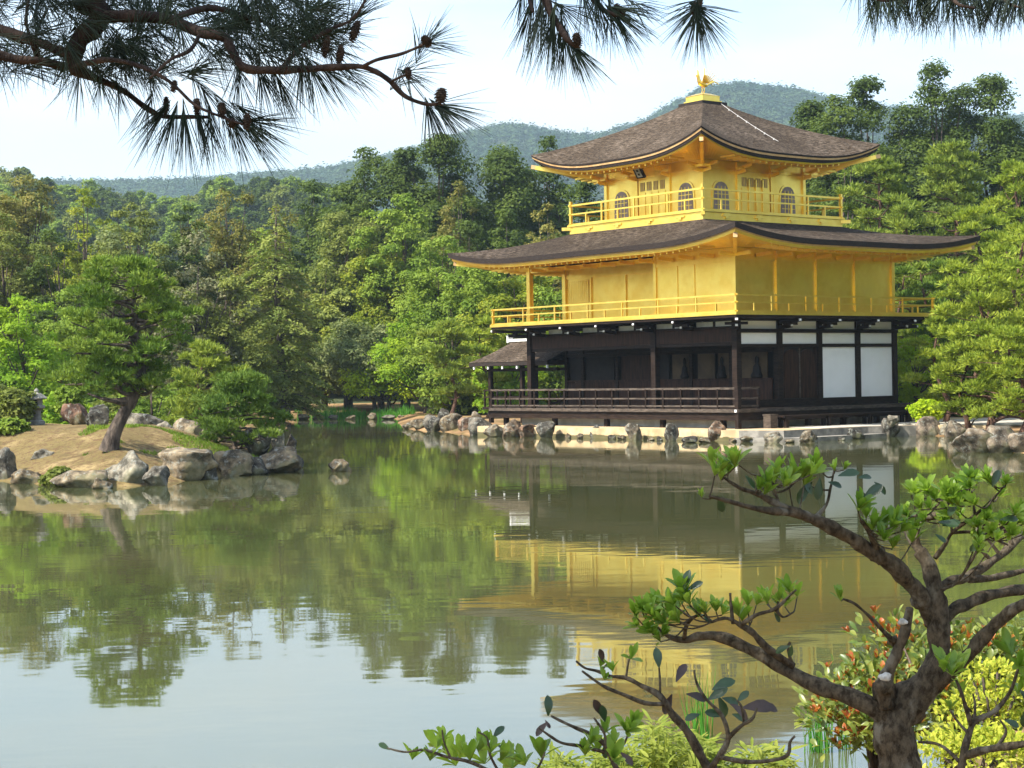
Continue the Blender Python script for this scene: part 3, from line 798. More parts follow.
for sx in (-1, 1):
    for sy in (-1, 1):
        P('hip_rafter', MB().bar((sx * H3, sy * H3, 10.05), (sx * (H3 + 2.02), sy * (H3 + 2.02), 10.66), .13, .16), au, upr)
        P('hip_tip', MB().bar((sx * (H3 + 2.0), sy * (H3 + 2.0), 10.655), (sx * (H3 + 2.12), sy * (H3 + 2.12), 10.69), .14, .15), 'edge_board', upr)
for i in range(4):
    t = -H3 + 2 * H3 * i / 3
    for (x, y, dx, dy) in ((t, -H3 - .07, 0, -1), (H3 + .07, t, 1, 0)):
        P('eave_bracket', MB().bar((x, y, 10.05), (x + dx * .75, y + dy * .75, 10.16), .11, .12).bar((x, y, 9.90), (x + dx * .42, y + dy * .42, 9.97), .11, .12).bar((x + dx * .3 - dy * .4, y + dy * .3 + dx * .4, 10.05), (x + dx * .3 + dy * .4, y + dy * .3 - dx * .4, 10.05), .1, .1), au)
# name board under the south eave
nb = P('name_board', MB().extrude([(-.24, -H3 - .62, 9.84), (.24, -H3 - .62, 9.84), (.24, -H3 - .95, 10.36), (-.24, -H3 - .95, 10.36)], (0, .05, .035)), dk)
P('board_face', MB().extrude([(-.13, -H3 - .655, 9.895), (.13, -H3 - .655, 9.895), (.13, -H3 - .925, 10.315), (-.13, -H3 - .925, 10.315)], (0, -.018, -.012)), 'plaster', nb)
for z in (0, 1, 2):
    yy = -H3 - .70 - z * .085; z_ = 9.955 + z * .13
    P('lettering', MB().extrude([(-.05, yy, z_), (.05, yy, z_), (.05, yy - .045, z_ + .07), (-.05, yy - .045, z_ + .07)], (0, -.022, -.015)), dk, nb)
# cable running down the east roof slope
cb = MB(); pts = []
for r in np.linspace(0.0, .74, 14):
    rr = 1 - r
    b = (H3 + 2.13) + (.62 - H3 - 2.13) * rr
    z = 10.46 + (12.9 - 10.46) * (.86 * rr + .14 * rr * rr)
    pts.append((b, .35 - .1 * r, z + .05))
cb.tube(pts, [.010] * len(pts), 6)
for p in pts[::2]: cb.box(p[0] - .02, p[0] + .02, p[1] - .018, p[1] + .018, p[2] - .05, p[2] + .02)
P('lightning_cable', cb, 'cable')
# pedestal and phoenix
ped = P('roof_pedestal', MB().box(-.53, .53, -.53, .53, 12.985, 13.05).box(-.47, .47, -.47, .47, 13.055, 13.24).add([(-.5, -.5, 13.244), (.5, -.5, 13.244), (.5, .5, 13.244), (-.5, .5, 13.244), (-.2, -.2, 13.36), (.2, -.2, 13.36), (.2, .2, 13.36), (-.2, .2, 13.36)], [(0, 3, 2, 1), (4, 5, 6, 7), (0, 1, 5, 4), (1, 2, 6, 5), (2, 3, 7, 6), (3, 0, 4, 7)]), au)
P('pedestal_slab', MB().box(-.68, .68, -.68, .68, 12.86, 12.98), 'shingle_edge', ped)
ph = MB()
bz = 13.72
ph.tube([(0, .26, bz - .02), (0, .16, bz), (0, 0, bz + .02), (0, -.14, bz + .05), (0, -.22, bz + .14), (0, -.24, bz + .27), (0, -.27, bz + .33), (0, -.34, bz + .33), (0, -.40, bz + .31)], [.03, .08, .105, .09, .055, .036, .046, .03, .006], 10)
ph.tube([(0, -.25, bz + .36), (0, -.22, bz + .43), (0, -.17, bz + .46)], [.02, .018, .006], 6)
for s in (-1, 1):
    ph.tube([(s * .055, .03, bz - .08), (s * .06, .05, bz - .2), (s * .06, .0, bz - .36)], [.032, .02, .018], 6)
    ph.bar((s * .06, .04, bz - .355), (s * .06, -.10, bz - .355), .05, .02)
phx = P('phoenix_statue', ph, au, smooth=True)
for s in (-1, 1):
    wg = MB()
    for k in range(7):
        a = k / 6
        root = Vector((s * .10, -.10 + .26 * a, bz + .06))
        tip = Vector((s * (.20 + .30 * a), -.06 + .40 * a, bz + .62 - .36 * a * a))
        mid_ = (root + tip) / 2 + Vector((s * .05, 0, .02))
        wg.bar(root, mid_, .075, .016); wg.bar(mid_, tip, .055, .012)
    P('wing', wg, au, phx)
tl = MB()
for k in range(5):
    a = math.radians(-28 + k * 14)
    tl.tube([(0, .22, bz), (math.sin(a) * .10, .36, bz + .07), (math.sin(a) * .26, .55, bz + .20 - .02 * abs(2 - k)), (math.sin(a) * .36, .68, bz + .19 - .04 * abs(2 - k)), (math.sin(a) * .40, .74, bz + .12 - .04 * abs(2 - k))], [.03, .028, .026, .018, .006], 6)
P('tail', tl, au, phx)

# fishing porch on the west side
pr = MB()
zr_, ze_ = 3.86, 2.95
a0, a1, b0, b1 = -11.3, -5.9, -3.35, .35
n = 10
def prow(t):  # slope from eave (t=0) to ridge (t=1), slightly hollow
    return ze_ + (zr_ - ze_) * (.7 * t + .3 * t * t)
ridx = (-10.5, -5.9)
for sg in (-1, 1):
    b = len(pr.v); ym = (b0 + b1) / 2
    for i in range(n + 1):
        t = i / n; y = (b0 if sg < 0 else b1) * (1 - t) + ym * t; x0 = a0 * (1 - t) + ridx[0] * t
        pr.v += [(x0, y, prow(t)), (a1, y, prow(t))]
    for i in range(n): pr.f.append((b + 2 * i, b + 2 * i + 1, b + 2 * i + 3, b + 2 * i + 2))
b = len(pr.v)
for i in range(n + 1):
    t = i / n; x0 = a0 * (1 - t) + ridx[0] * t
    pr.v += [(x0, b0 * (1 - t) + (b0 + b1) / 2 * t, prow(t)), (x0, b1 * (1 - t) + (b0 + b1) / 2 * t, prow(t))]
for i in range(n): pr.f.append((b + 2 * i, b + 2 * i + 2, b + 2 * i + 3, b + 2 * i + 1))
PR = P('porch_roof', pr, 'shingle', smooth=True)
P('eave_band', MB().box(a0 + .02, a1, b0 + .02, b1 - .02, ze_ - .16, ze_ - .01), 'shingle_edge', PR)
P('ridge_cap', MB().box(ridx[0] - .15, -5.95, (b0 + b1) / 2 - .10, (b0 + b1) / 2 + .10, zr_ - .02, zr_ + .10).box(ridx[0] - .28, ridx[0] - .15, (b0 + b1) / 2 - .13, (b0 + b1) / 2 + .13, zr_ - .06, zr_ + .26), 'plaster', PR)
rt_ = MB()
for x in np.arange(a0 + .3, a1, 1.0): rt_.box(x - .04, x + .04, b0 + .06, b0 + .12, ze_ - .30, ze_ - .165)
P('rafter_end', rt_, 'white_tip', PR)
for x in (-10.5, -8.3):
    for y in (-2.75, -.25): P('porch_post', MB().box(x - .08, x + .08, y - .08, y + .08, .2, ze_ - .16), dk)
P('porch_beam', MB().box(-10.7, -5.95, -2.82, -2.68, 2.55, 2.68).box(-10.7, -5.95, -.32, -.18, 2.55, 2.68).box(-10.57, -10.43, -2.67, -.33, 2.55, 2.68), dk)
P('porch_deck', MB().box(-10.8, -7.08, -3.0, 0, .92, 1.04), dk)
pl = MB()
for z in (1.72, 1.42):
    pl.box(-10.75, -7.1, -2.97, -2.91, z, z + .06).box(-10.75, -10.69, -2.9, 0, z, z + .06)
for x in np.arange(-10.7, -7.1, .9): pl.box(x - .03, x + .03, -2.975, -2.905, 1.045, 1.72)
P('porch_railing', pl, dk)
def rand_unit(rs, n):
    v = rs.normal(size=(n, 3)); return v / np.linalg.norm(v, axis=1, keepdims=True)

# ------------------------------------------------------------------ rocks
def rock(px, pyb, w, h, tint, label, group=None, depth=None, seed=0, name='rock', flat=.85, parent=None):
    """px, pyb = middle of the foot in the photograph, w x h its size there; it stands on the shore or at the given depth"""
    if depth is None: p = onz(px, pyb, 0.0)
    else: p = at(px, pyb, depth)
    s = p.y / F_PX
    W, H = w * s, h * s
    rs = np.random.RandomState(seed * 7 + int(px * 3) + int(pyb))
    bm_v, bm_f = ICO
    v = bm_v.copy()
    for k in range(16):
        nrm = rs.normal(size=3); nrm /= np.linalg.norm(nrm)
        d = rs.uniform(.48, .86)
        t = v @ nrm - d
        v = v - np.outer(np.maximum(t, 0) * .93, nrm)
    for k in range(5):
        nrm = rs.normal(size=3) * rs.uniform(2, 6)
        v = v * (1 + .035 * np.sin(v @ nrm + rs.rand() * 6)[:, None])
    for k in range(4):
        nrm = rs.normal(size=3) * rs.uniform(9, 16)
        v = v * (1 + .014 * np.sin(v @ nrm + rs.rand() * 6)[:, None])
    v[:, 2] += .15
    e = (v.max(0) - v.min(0)); c = (v.max(0) + v.min(0)) / 2
    v = (v - c) / e
    bury = .30
    v *= np.array([W, W * flat, H * (1 + bury)])
    v[:, 2] += H * (1 + bury) / 2 - H * bury
    ang = rs.uniform(-.35, .35); ca, sa = math.cos(ang), math.sin(ang)
    v = np.stack([v[:, 0] * ca - v[:, 1] * sa, v[:, 0] * sa + v[:, 1] * ca, v[:, 2]], 1)
    me = np_mesh('rock', v, bm_f, M['rock'], False)
    o = link(name, me, parent, (p.x, p.y + W * flat * .40, p.z))
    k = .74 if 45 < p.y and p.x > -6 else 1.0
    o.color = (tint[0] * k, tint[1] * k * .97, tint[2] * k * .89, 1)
    if label: props(o, label, 'rock', group)
    return o

def make_ico(sub):
    import bmesh
    b = bmesh.new(); bmesh.ops.create_icosphere(b, subdivisions=sub, radius=1.0)
    b.verts.ensure_lookup_table()
    v = np.array([q.co[:] for q in b.verts]); f = np.array([[q.index for q in p.verts] for p in b.faces])
    b.free(); return v, f
ICO = make_ico(4)

TAN, GREY, PALE, PINK, DARK, WARM = (.40, .34, .26), (.26, .25, .235), (.46, .44, .39), (.44, .29, .22), (.13, .125, .115), (.34, .28, .20)
ISLAND_ROCKS = [
    (2, 481, 26, 34, GREY, None, 'grey rock cut by the left edge of the photo at the foot of the island'),
    (27, 484, 36, 15, WARM, None, 'low brown stone beside the island water line, left of the long flat slab'),
    (74, 488, 58, 17, TAN, None, 'long flat tan slab lying along the front edge of the island'),
    (123, 486, 50, 35, PALE, None, 'pale rock mottled with white lichen at the front of the island'),
    (154, 486, 28, 20, GREY, None, 'small grey stone tucked between the lichen rock and the big sloping boulder'),
    (185, 481, 62, 33, TAN, None, 'largest island boulder, tan with a sloping top and moss at its foot'),
    (232, 476, 46, 26, WARM, None, 'dark brown low rock right of the big sloping boulder'),
    (255, 475, 24, 19, DARK, None, 'small dark stone between two brown rocks on the island rim'),
    (277, 473, 46, 26, WARM, None, 'squarish brown rock at the right tip of the island'),
    (207, 480, 20, 13, DARK, None, 'small dark stone at the right foot of the big sloping boulder'),
    (100, 489, 20, 11, WARM, None, 'small low brown stone between the flat slab and the lichen rock'),
    (296, 468, 16, 13, GREY, None, 'small grey stone at the very end of the island tip'),
    (41, 466, 24, 17, PALE, 43.8, 'lone pale rock on the bare slope of the island'),
    (75, 424, 30, 21, (.24, .15, .12), 50, 'reddish rugged rock beside the stone lantern'),
    (96, 428, 24, 24, DARK, 48.5, 'dark upright rock standing behind the leaning pine trunk'),
    (128, 427, 20, 15, PALE, 51, 'pale stone just right of the leaning pine trunk at the back of the island'),
    (146, 434, 34, 21, GREY, 50, 'wide grey rock behind the island lawn'),
    (163, 436, 17, 15, PALE, 49, 'white streaked stone behind the island lawn'),
    (186, 439, 36, 21, TAN, 48.6, 'rounded tan rock under the spreading low pine branches'),
    (213, 442, 26, 15, WARM, 48.2, 'low brown stone left of the mounded dark pine'),
    (255, 452, 30, 24, DARK, 46.5, 'dark rock under the mounded dark pine'),
    (277, 448, 15, 20, PALE, 48.5, 'pale upright stone at the back of the island tip'),
    (291, 449, 11, 15, DARK, 49, 'small dark upright stone at the far end of the island tip'),
    (276, 456, 20, 9, PALE, 46.9, 'small flat white stone above the squarish brown rock'),
]
for i, (x, y, w, h, c, d, l) in enumerate(ISLAND_ROCKS): rock(x, y, w, h, c, l, None, d, i)
rock(339, 472, 25, 13, WARM, 'lone brown rock standing in open water off the island tip')
SHORE_ROCKS = [
    (409, 429, 15, 8, WARM, 'flat brown stone at the very tip of the point left of the pavilion'),
    (443, 430, 15, 22, DARK, 'dark upright rock standing behind the others on the point left of the pavilion'),
    (475, 431, 14, 20, TAN, 'tan upright rock beside the angular grey one below the fishing porch'),
    (420, 430, 20, 12, TAN, 'low tan stone leading the point of rocks left of the pavilion'),
    (434, 431.5, 22, 17, GREY, 'grey rock near the end of the point left of the pavilion'),
    (451, 432, 25, 19, WARM, 'brown rock midway along the point left of the pavilion'),
    (467, 433, 20, 16, PINK, 'reddish rock on the point below the small pines'),
    (481, 435, 26, 18, GREY, 'angular grey rock below the fishing porch'),
    (495, 437, 24, 13, TAN, 'cream stone at the water just below the end of the railing'),
    (512, 437, 20, 18, (.50, .38, .29), 'pinkish upright stone under the left end of the verandah'),
    (529, 437, 22, 13, PINK, 'red brown rubble under the left end of the verandah'),
    (546, 438, 20, 17, GREY, 'grey pointed rock at the left end of the cream terrace wall'),
    (596, 438, 13, 13, GREY, 'small grey rock against the cream terrace wall, second from its left end'),
    (634, 440, 18, 17, (.36, .31, .25), 'tan grey rock against the middle of the cream terrace wall'),
    (672, 441, 15, 18, (.24, .22, .20), 'tall dark grey rock against the cream terrace wall'),
    (690, 443, 16, 7, DARK, 'black wet rock low in the water before the terrace wall'),
    (718, 441, 19, 20, (.50, .34, .25), 'orange pink boulder by the terrace corner'),
    (705, 443, 12, 6, WARM, 'small brown stone at the foot of the orange pink boulder'),
    (748, 442, 16, 6, WARM, 'low brown stone below the terrace corner post'),
    (774, 443, 19, 11, (.58, .53, .45), 'white topped stone in front of the terrace steps'),
    (811, 443, 20, 13, TAN, 'round tan stone standing alone before the terrace ledge'),
    (857, 439, 20, 11, DARK, 'dark flat stone before the right end of the terrace ledge'),
    (873, 437, 12, 8, (.46, .33, .12), 'small ochre yellow stone beside the dark flat stone'),
    (892, 437, 20, 19, GREY, 'grey green rock at the right end of the terrace'),
    (894, 424, 13, 9, PALE, 'pale stone perched above the grey green rock'),
    (910, 436, 15, 13, GREY, 'small grey rock between the grey green rock and the pink white one'),
    (929, 436, 27, 20, (.50, .43, .38), 'pink white rock on the bank right of the pavilion'),
    (946, 436, 12, 14, (.58, .54, .45), 'small cream stone on the bank right of the pavilion'),
    (962, 437, 28, 17, (.33, .29, .25), 'brown grey rock behind the big boulders at right'),
    (979, 453, 46, 25, (.36, .31, .26), 'largest boulder of the right bank with a broad sloping face'),
    (1002, 453, 34, 28, (.38, .33, .28), 'tall rounded boulder standing against the largest one at right'),
    (1026, 453, 34, 21, (.42, .36, .30), 'pinkish boulder cut by the right edge of the photo'),
    (1052, 455, 40, 22, GREY, None),
]
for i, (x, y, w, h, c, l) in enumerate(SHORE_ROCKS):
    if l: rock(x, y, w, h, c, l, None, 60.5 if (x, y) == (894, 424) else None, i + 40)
# small filler stones along the terrace foot, all alike
rs = np.random.RandomState(5)
for i, x in enumerate([568, 580, 612, 622, 651, 660, 733, 790, 842]):
    y = np.interp(x, [557, 600, 690, 740, 800, 842], [438, 438.8, 442, 442, 443, 440.5])
    rock(x, y, rs.uniform(6, 11), rs.uniform(3, 5.5), [WARM, TAN, DARK][i % 3], 'small low stone along the foot of the terrace wall', 'small stones along the terrace foot', None, i + 80)
for i, x in enumerate([303, 318, 333, 350, 372, 388, 402]):
    rock(x, 419.5, rs.uniform(9, 15), rs.uniform(4, 7), [WARM, TAN, GREY][i % 3], 'small stone along the far bank below the reeds', 'small stones along the far bank', None, i + 100)

# moss and thin grass on the shaded side of the island
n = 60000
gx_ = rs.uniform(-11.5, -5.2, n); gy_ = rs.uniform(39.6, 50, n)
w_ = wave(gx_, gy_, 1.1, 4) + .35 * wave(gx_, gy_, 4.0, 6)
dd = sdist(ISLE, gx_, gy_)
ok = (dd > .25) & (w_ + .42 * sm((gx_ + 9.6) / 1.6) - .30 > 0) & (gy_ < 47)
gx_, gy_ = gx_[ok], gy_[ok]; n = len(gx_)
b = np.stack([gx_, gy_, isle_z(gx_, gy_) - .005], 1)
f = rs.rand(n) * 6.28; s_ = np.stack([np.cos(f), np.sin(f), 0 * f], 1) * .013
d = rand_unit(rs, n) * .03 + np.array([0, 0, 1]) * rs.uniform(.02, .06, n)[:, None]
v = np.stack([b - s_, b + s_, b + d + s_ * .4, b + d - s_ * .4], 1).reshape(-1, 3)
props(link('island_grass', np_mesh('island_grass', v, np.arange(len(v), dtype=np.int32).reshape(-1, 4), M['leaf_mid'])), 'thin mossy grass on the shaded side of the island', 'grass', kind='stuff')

# ------------------------------------------------------------------ stone lantern on the island
lp = at(37, 422, 50.5)
L = empty('stone_lantern', (lp.x, lp.y, lp.z - .08), 'small grey stone lantern with a pointed cap on the island rise', 'lantern')
MB().lathe([(.23, 0), (.23, .10), (.16, .14)], 6).build('base', M['lantern'], L)
MB().lathe([(.13, .135), (.115, .28), (.13, .42)], 12).build('shaft', M['lantern'], L)
MB().lathe([(.14, .42), (.24, .48), (.24, .54), (.2, .56)], 6).build('platform', M['lantern'], L)
fb = MB().lathe([(.165, .56), (.175, .74)], 6).build('fire_box', M['lantern'], L)
MB().box(-.06, .06, -.165, -.145, .59, .71).build('opening', M['black'], fb)  # solid black block, painted for the dark of the hollow
MB().lathe([(.30, .735), (.31, .77), (.19, .86), (.09, .92), (.06, .93)], 6).build('cap', M['lantern'], L)
MB().lathe([(.05, .925), (.075, .96), (.06, 1.0), (.01, 1.05)], 10).build('finial', M['lantern'], L)

# ------------------------------------------------------------------ trees
def quads(pos, nrm, size, rs, asp=.55):
    """leaf shaped quads at pos, facing nrm"""
    n = len(pos)
    t = np.cross(nrm, rand_unit(rs, n)); t /= np.linalg.norm(t, axis=1, keepdims=True) + 1e-9
    b = np.cross(nrm, t)
    s = size[:, None] if np.ndim(size) else size
    v = np.stack([pos - t * s, pos - b * s * asp + t * s * .1, pos + t * s, pos + b * s * asp + t * s * .1], 1).reshape(-1, 3)
    return v

def clump_leaves(C, R, n_each, size, rs, up=.45, fill=.55, rw=.55):
    """leaves spread through the outer part of each ellipsoid clump"""
    m = len(C); idx = np.repeat(np.arange(m), n_each)
    d = rand_unit(rs, len(idx))
    d[:, 2] = np.where(d[:, 2] < -.35, -d[:, 2], d[:, 2])
    r = fill + (1 - fill) * rs.rand(len(idx)) ** .6
    r *= 1 + .18 * rs.normal(size=len(idx))
    pos = C[idx] + d * R[idx] * r[:, None]
    nrm = d * .8 + np.array([0, 0, up]) + rand_unit(rs, len(idx)) * rw
    nrm /= np.linalg.norm(nrm, axis=1, keepdims=True)
    sz = size * rs.uniform(.6, 1.25, len(idx))
    return quads(pos, nrm, sz, rs)

def tufts(C, Nn, length, width, k, rs, spread=.8, up=.5):
    """needle tufts: k thin blades radiating from each point"""
    n = len(C); idx = np.repeat(np.arange(n), k)
    d = Nn[idx] + rand_unit(rs, len(idx)) * spread + np.array([0, 0, up]); d /= np.linalg.norm(d, axis=1, keepdims=True)
    s = np.cross(d, rand_unit(rs, len(idx))); s /= np.linalg.norm(s, axis=1, keepdims=True) + 1e-9
    L = length * rs.uniform(.6, 1.2, len(idx))[:, None]; w = width * rs.uniform(.7, 1.3, len(idx))[:, None]
    p = C[idx]
    return np.stack([p - s * w * .6, p + d * L * .55 - s * w, p + d * L, p + d * L * .5 + s * w], 1).reshape(-1, 3)

def quad_faces(nv): return np.arange(nv, dtype=np.int32).reshape(-1, 4)

def crown_mesh(v, mat):
    return np_mesh('crown', v, quad_faces(len(v)), M[mat])

def limbs_mesh(paths, mat, n=7):
    mb = MB()
    for p in paths: mb.tube(p[:, :3], p[:, 3], n, cap=False)
    me = bpy.data.meshes.new('trunk'); me.from_pydata(mb.v, [], mb.f)
    me.polygons.foreach_set('use_smooth', np.ones(len(me.polygons), bool)); me.update(); me.materials.append(M[mat])
    return me

def broadleaf(H, W, seed, leaf, size, dens=1.0, bark='bark', low=.22, lean=0.0, gap=.0, shape='round', plume=False, trunk_r=None, depthw=None):
    rs = np.random.RandomState(seed)
    tr = trunk_r or max(.12, H * .018)
    D = (depthw or W)
    top = np.array([lean * W, 0, H * .80])
    k = 6
    tp = [(lean * W * (t ** 1.5) + rs.uniform(-.02, .02) * W * t, rs.uniform(-.03, .03) * W * t, H * .82 * t, tr * (1.15 - t)) for t in np.linspace(0, 1, k)]
    tp[0] = (0, 0, -.3, tr * 1.5)
    trunk = spline(tp, 4); paths = [trunk]
    n = int(np.clip(78 * (W * H / 60) ** .5, 36, 210))
    C, R = [], []
    cz0, cz1 = H * low, H
    nl = 1 if shape == 'cone' or W < 1.6 else int(np.clip(3 + W * .28, 4, 6))
    lead = []
    for j in range(nl):
        a = j * 2.39996 + seed; o = 0 if j == 0 else rs.uniform(.18, .34)
        lead.append((math.cos(a) * o * W, math.sin(a) * o * D, 1.0 if j == 0 else rs.uniform(.66, .97)))
    sub = .5 if nl == 1 else .36
    for i in range(n):
        u = (i + rs.rand()) / n
        lx, ly, lh = lead[i % nl]
        z = cz0 + (cz1 * lh - cz0) * u
        if shape == 'cone': rad = (1 - u) ** .75 * .98 + .05
        elif shape == 'tall': rad = (1 - u ** 2.6) ** .8 * (.80 + .2 * math.sin(u * 9 + seed))
        else: rad = math.sqrt(max(0.02, 1 - (2 * (u * .93 + .03) - .92) ** 2))
        a = i * 2.39996 * 1.7 + rs.uniform(-.8, .8)
        rr = rad * (.35 + .65 * rs.rand() ** .6) * (1 + .28 * math.sin(3 * a + seed + u * 6))
        cr = (.092 + .11 * rs.rand() ** 1.5) * W * (.8 if plume else 1) * (1.15 - .40 * u)
        cx = lean * W * u + lx + math.cos(a) * rr * (W * sub - cr * .6); cyy = ly + math.sin(a) * rr * (D * sub - cr * .6)
        C.append((cx, cyy, min(z, H * lh - cr * (.62 if not plume else 1.1)))); R.append((cr, cr, cr * ((.62 + .3 * rs.rand()) if not plume else 1.35)))
    C, R = np.array(C), np.array(R)
    if gap > 0:
        keep = rs.rand(len(C)) > gap; C, R = C[keep], R[keep]
    for c in C[::2]:
        t0 = trunk[min(len(trunk) - 1, int(len(trunk) * np.clip(c[2] / H * .78, .15, .9)))]
        mid = (t0[:3] * .45 + c * .55) + np.array([0, 0, -.04 * H])
        paths.append(spline([(*t0[:3], t0[3] * .55), (*mid, t0[3] * .38), (*c, t0[3] * .14)], 4))
    area = (R[:, 0] * R[:, 1]) * 4 * math.pi
    ne = np.maximum(18, (area / (size * size) * .60 * dens * rs.uniform(.45, 1.3, len(area)))).astype(int)
    vs = clump_leaves(C, R, ne, size, rs)
    # loose sprigs roughen the outline
    m = int(len(C) * 10 * dens)
    j = rs.randint(0, len(C), m); d = rand_unit(rs, m); d[:, 2] = abs(d[:, 2]) * .8
    sp = C[j] + d * R[j] * rs.uniform(1.0, 1.28, m)[:, None]
    vs2 = clump_leaves(sp, np.full((m, 3), size * 1.5), np.full(m, 6), size * .9, rs, fill=.2)
    return limbs_mesh(paths, bark), crown_mesh(np.vstack([vs, vs2]), leaf)

def pads_pine(H, W, seed, leaf, tl=.24, tw=.022, dens=1.0, bark='bark_red', low=.30, lean=0.0, bend=.12, pads=None, padr=None, flat=.30, trunk_r=None, k=7, top='round', tiers=None, curve=None):
    """garden pine: bent trunk, level limbs, flat cushions of needles"""
    rs = np.random.RandomState(seed)
    tr = trunk_r or max(.10, H * .022)
    if curve is None:
        tp = [(0, 0, -.3, tr * 1.35)]
        for t in np.linspace(.15, 1, 6):
            tp.append((lean * W * t + bend * W * math.sin(t * 5 + seed) * (1 - t * .4), bend * W * .6 * math.cos(t * 4 + seed), H * .93 * t, tr * (1.05 - .85 * t)))
    else: tp = curve
    trunk = spline(tp, 5); paths = [trunk]
    n = pads or int(np.clip(W * H * .55, 14, 46))
    C, R = [], []
    for i in range(n):
        u = (i + .5 * rs.rand()) / n
        z = H * (low + (1 - low) * u)
        if tiers: z = H * (low + (1 - low) * (round(u * tiers) / tiers)) + rs.uniform(-.03, .03) * H
        if top == 'round': rad = math.sqrt(max(.04, 1 - max(0, (u - .30) / .72) ** 2)) * (.72 + .28 * min(1, u / .3))
        else: rad = 1 - .82 * u
        a = i * 2.39996 + rs.uniform(-.6, .6)
        cr = (padr or .17 * W) * rs.uniform(.7, 1.2) * (1 - .25 * u)
        ti = min(len(trunk) - 1, int(u * .75 * len(trunk) + len(trunk) * .22)); t0 = trunk[ti]
        rr = rad * rs.uniform(.35, 1.0) * max(.1, W / 2 - cr)
        c = np.array([t0[0] * .6 + math.cos(a) * rr, t0[1] * .6 + math.sin(a) * rr, min(z, H - cr * flat * .8)])
        C.append(c); R.append((cr, cr * rs.uniform(.75, 1.1), cr * flat * rs.uniform(.8, 1.3)))
        kz = int(np.clip(np.searchsorted(trunk[:, 2], c[2] - .06 * H), 2, len(trunk) - 1)); t0 = trunk[kz]
        mid = t0[:3] * .5 + c * .5 + np.array([0, 0, rs.uniform(-.05, .02) * H])
        paths.append(spline([(*t0[:3], t0[3] * .6), (*mid, t0[3] * .36), (*(c - np.array([0, 0, cr * flat * .3])), t0[3] * .14)], 5))
    C, R = np.array(C), np.array(R)
    # each cushion is a cluster of small mounds
    sub_c, sub_r = [], []
    for c, r in zip(C, R):
        q = 7
        aa = rs.rand(q) * 6.28; rr = np.sqrt(rs.rand(q)) * .72
        for a, b in zip(aa, rr):
            sub_c.append(c + np.array([math.cos(a) * b * r[0], math.sin(a) * b * r[1], r[2] * (.5 * (1 - b * b)) + rs.uniform(-.25, .25) * r[2]]))
            sub_r.append((r[0] * .42, r[1] * .42, r[2] * .62))
    SC, SR = np.array(sub_c), np.array(sub_r)
    ne = np.maximum(8, SR[:, 0] * SR[:, 1] * math.pi * 34 * dens * (.24 / tl) ** 1.4).astype(int)
    idx = np.repeat(np.arange(len(SC)), ne)
    d = rand_unit(rs, len(idx)); d[:, 2] = np.abs(d[:, 2]) * 1.0 - .18
    d /= np.linalg.norm(d, axis=1, keepdims=True)
    pos = SC[idx] + d * SR[idx] * rs.uniform(.55, 1.05, len(idx))[:, None]
    v = tufts(pos, d * .9, tl, tw, k, rs, .75, .55)
    return limbs_mesh(paths, bark), crown_mesh(v, leaf)

def layered(H, W, seed, leaf, size, dens=1.0, bark='bark', low=.06, droop=.22, npl=None):
    """tall conifer with drooping layered sprays"""
    rs = np.random.RandomState(seed)
    tr = H * .02
    trunk = spline([(0, 0, -.3, tr * 1.4), (rs.uniform(-.2, .2), 0, H * .3, tr), (rs.uniform(-.2, .2), 0, H * .6, tr * .6), (0, 0, H * .97, tr * .1)], 5)
    paths = [trunk]; V = []
    nb = npl or int(H * 6.5)
    for i in range(nb):
        u = (i + rs.rand()) / nb
        z = H * (low + (1 - low) * u * .99)
        L = (W / 2) * ((1 - u) ** .62) * rs.uniform(.68, 1.08) * (.62 + .38 * min(1, u / .18)) + .1
        a = i * 2.39996 + rs.uniform(-.4, .4)
        t = np.linspace(.12, 1, 7)
        dx, dy = math.cos(a), math.sin(a)
        pz = z + L * (.16 * t - droop * t ** 2 * 1.9)
        paths.append(np.stack([dx * L * t, dy * L * t, pz, np.maximum(.012, tr * .32 * (1 - u * .6) * (1.05 - t))], 1))
        m = max(10, int(L * L * 26 * dens * (.2 / size) ** 1.6))
        tt = rs.uniform(.18, 1.05, m); side = rs.normal(size=m) * .20 * L * (1.1 - .5 * tt)
        pos = np.stack([dx * L * tt - dy * side, dy * L * tt + dx * side, z + L * (.16 * tt - droop * tt ** 2 * 1.9) - abs(side) * .28 + rs.normal(size=m) * .07], 1)
        nr = np.array([dx * .35, dy * .35, 1.0]) + rand_unit(rs, m) * .65; nr /= np.linalg.norm(nr, axis=1, keepdims=True)
        V.append(quads(pos, nr, size * rs.uniform(.6, 1.3, m), rs, .45))
    return limbs_mesh(paths, bark, 5), crown_mesh(np.vstack(V), leaf)

def plant(meshes, loc, name, label, cat='tree', group=None, rz=0.0, sc=(1, 1, 1)):
    t = empty(name, loc, label, cat, group, rz)
    t.scale = sc
    if meshes[0]: link('trunk', meshes[0], t)
    link('crown', meshes[1], t)
    return t

def spot(px, ytop, depth, wpx, sink=0.0):
    """ground point, height and width in metres of a tree seen at px with its top at ytop"""
    p = at(px, ytop, depth); g = gz(p.x, p.y) - sink
    return (p.x, p.y, g), p.z - g, wpx * depth / F_PX

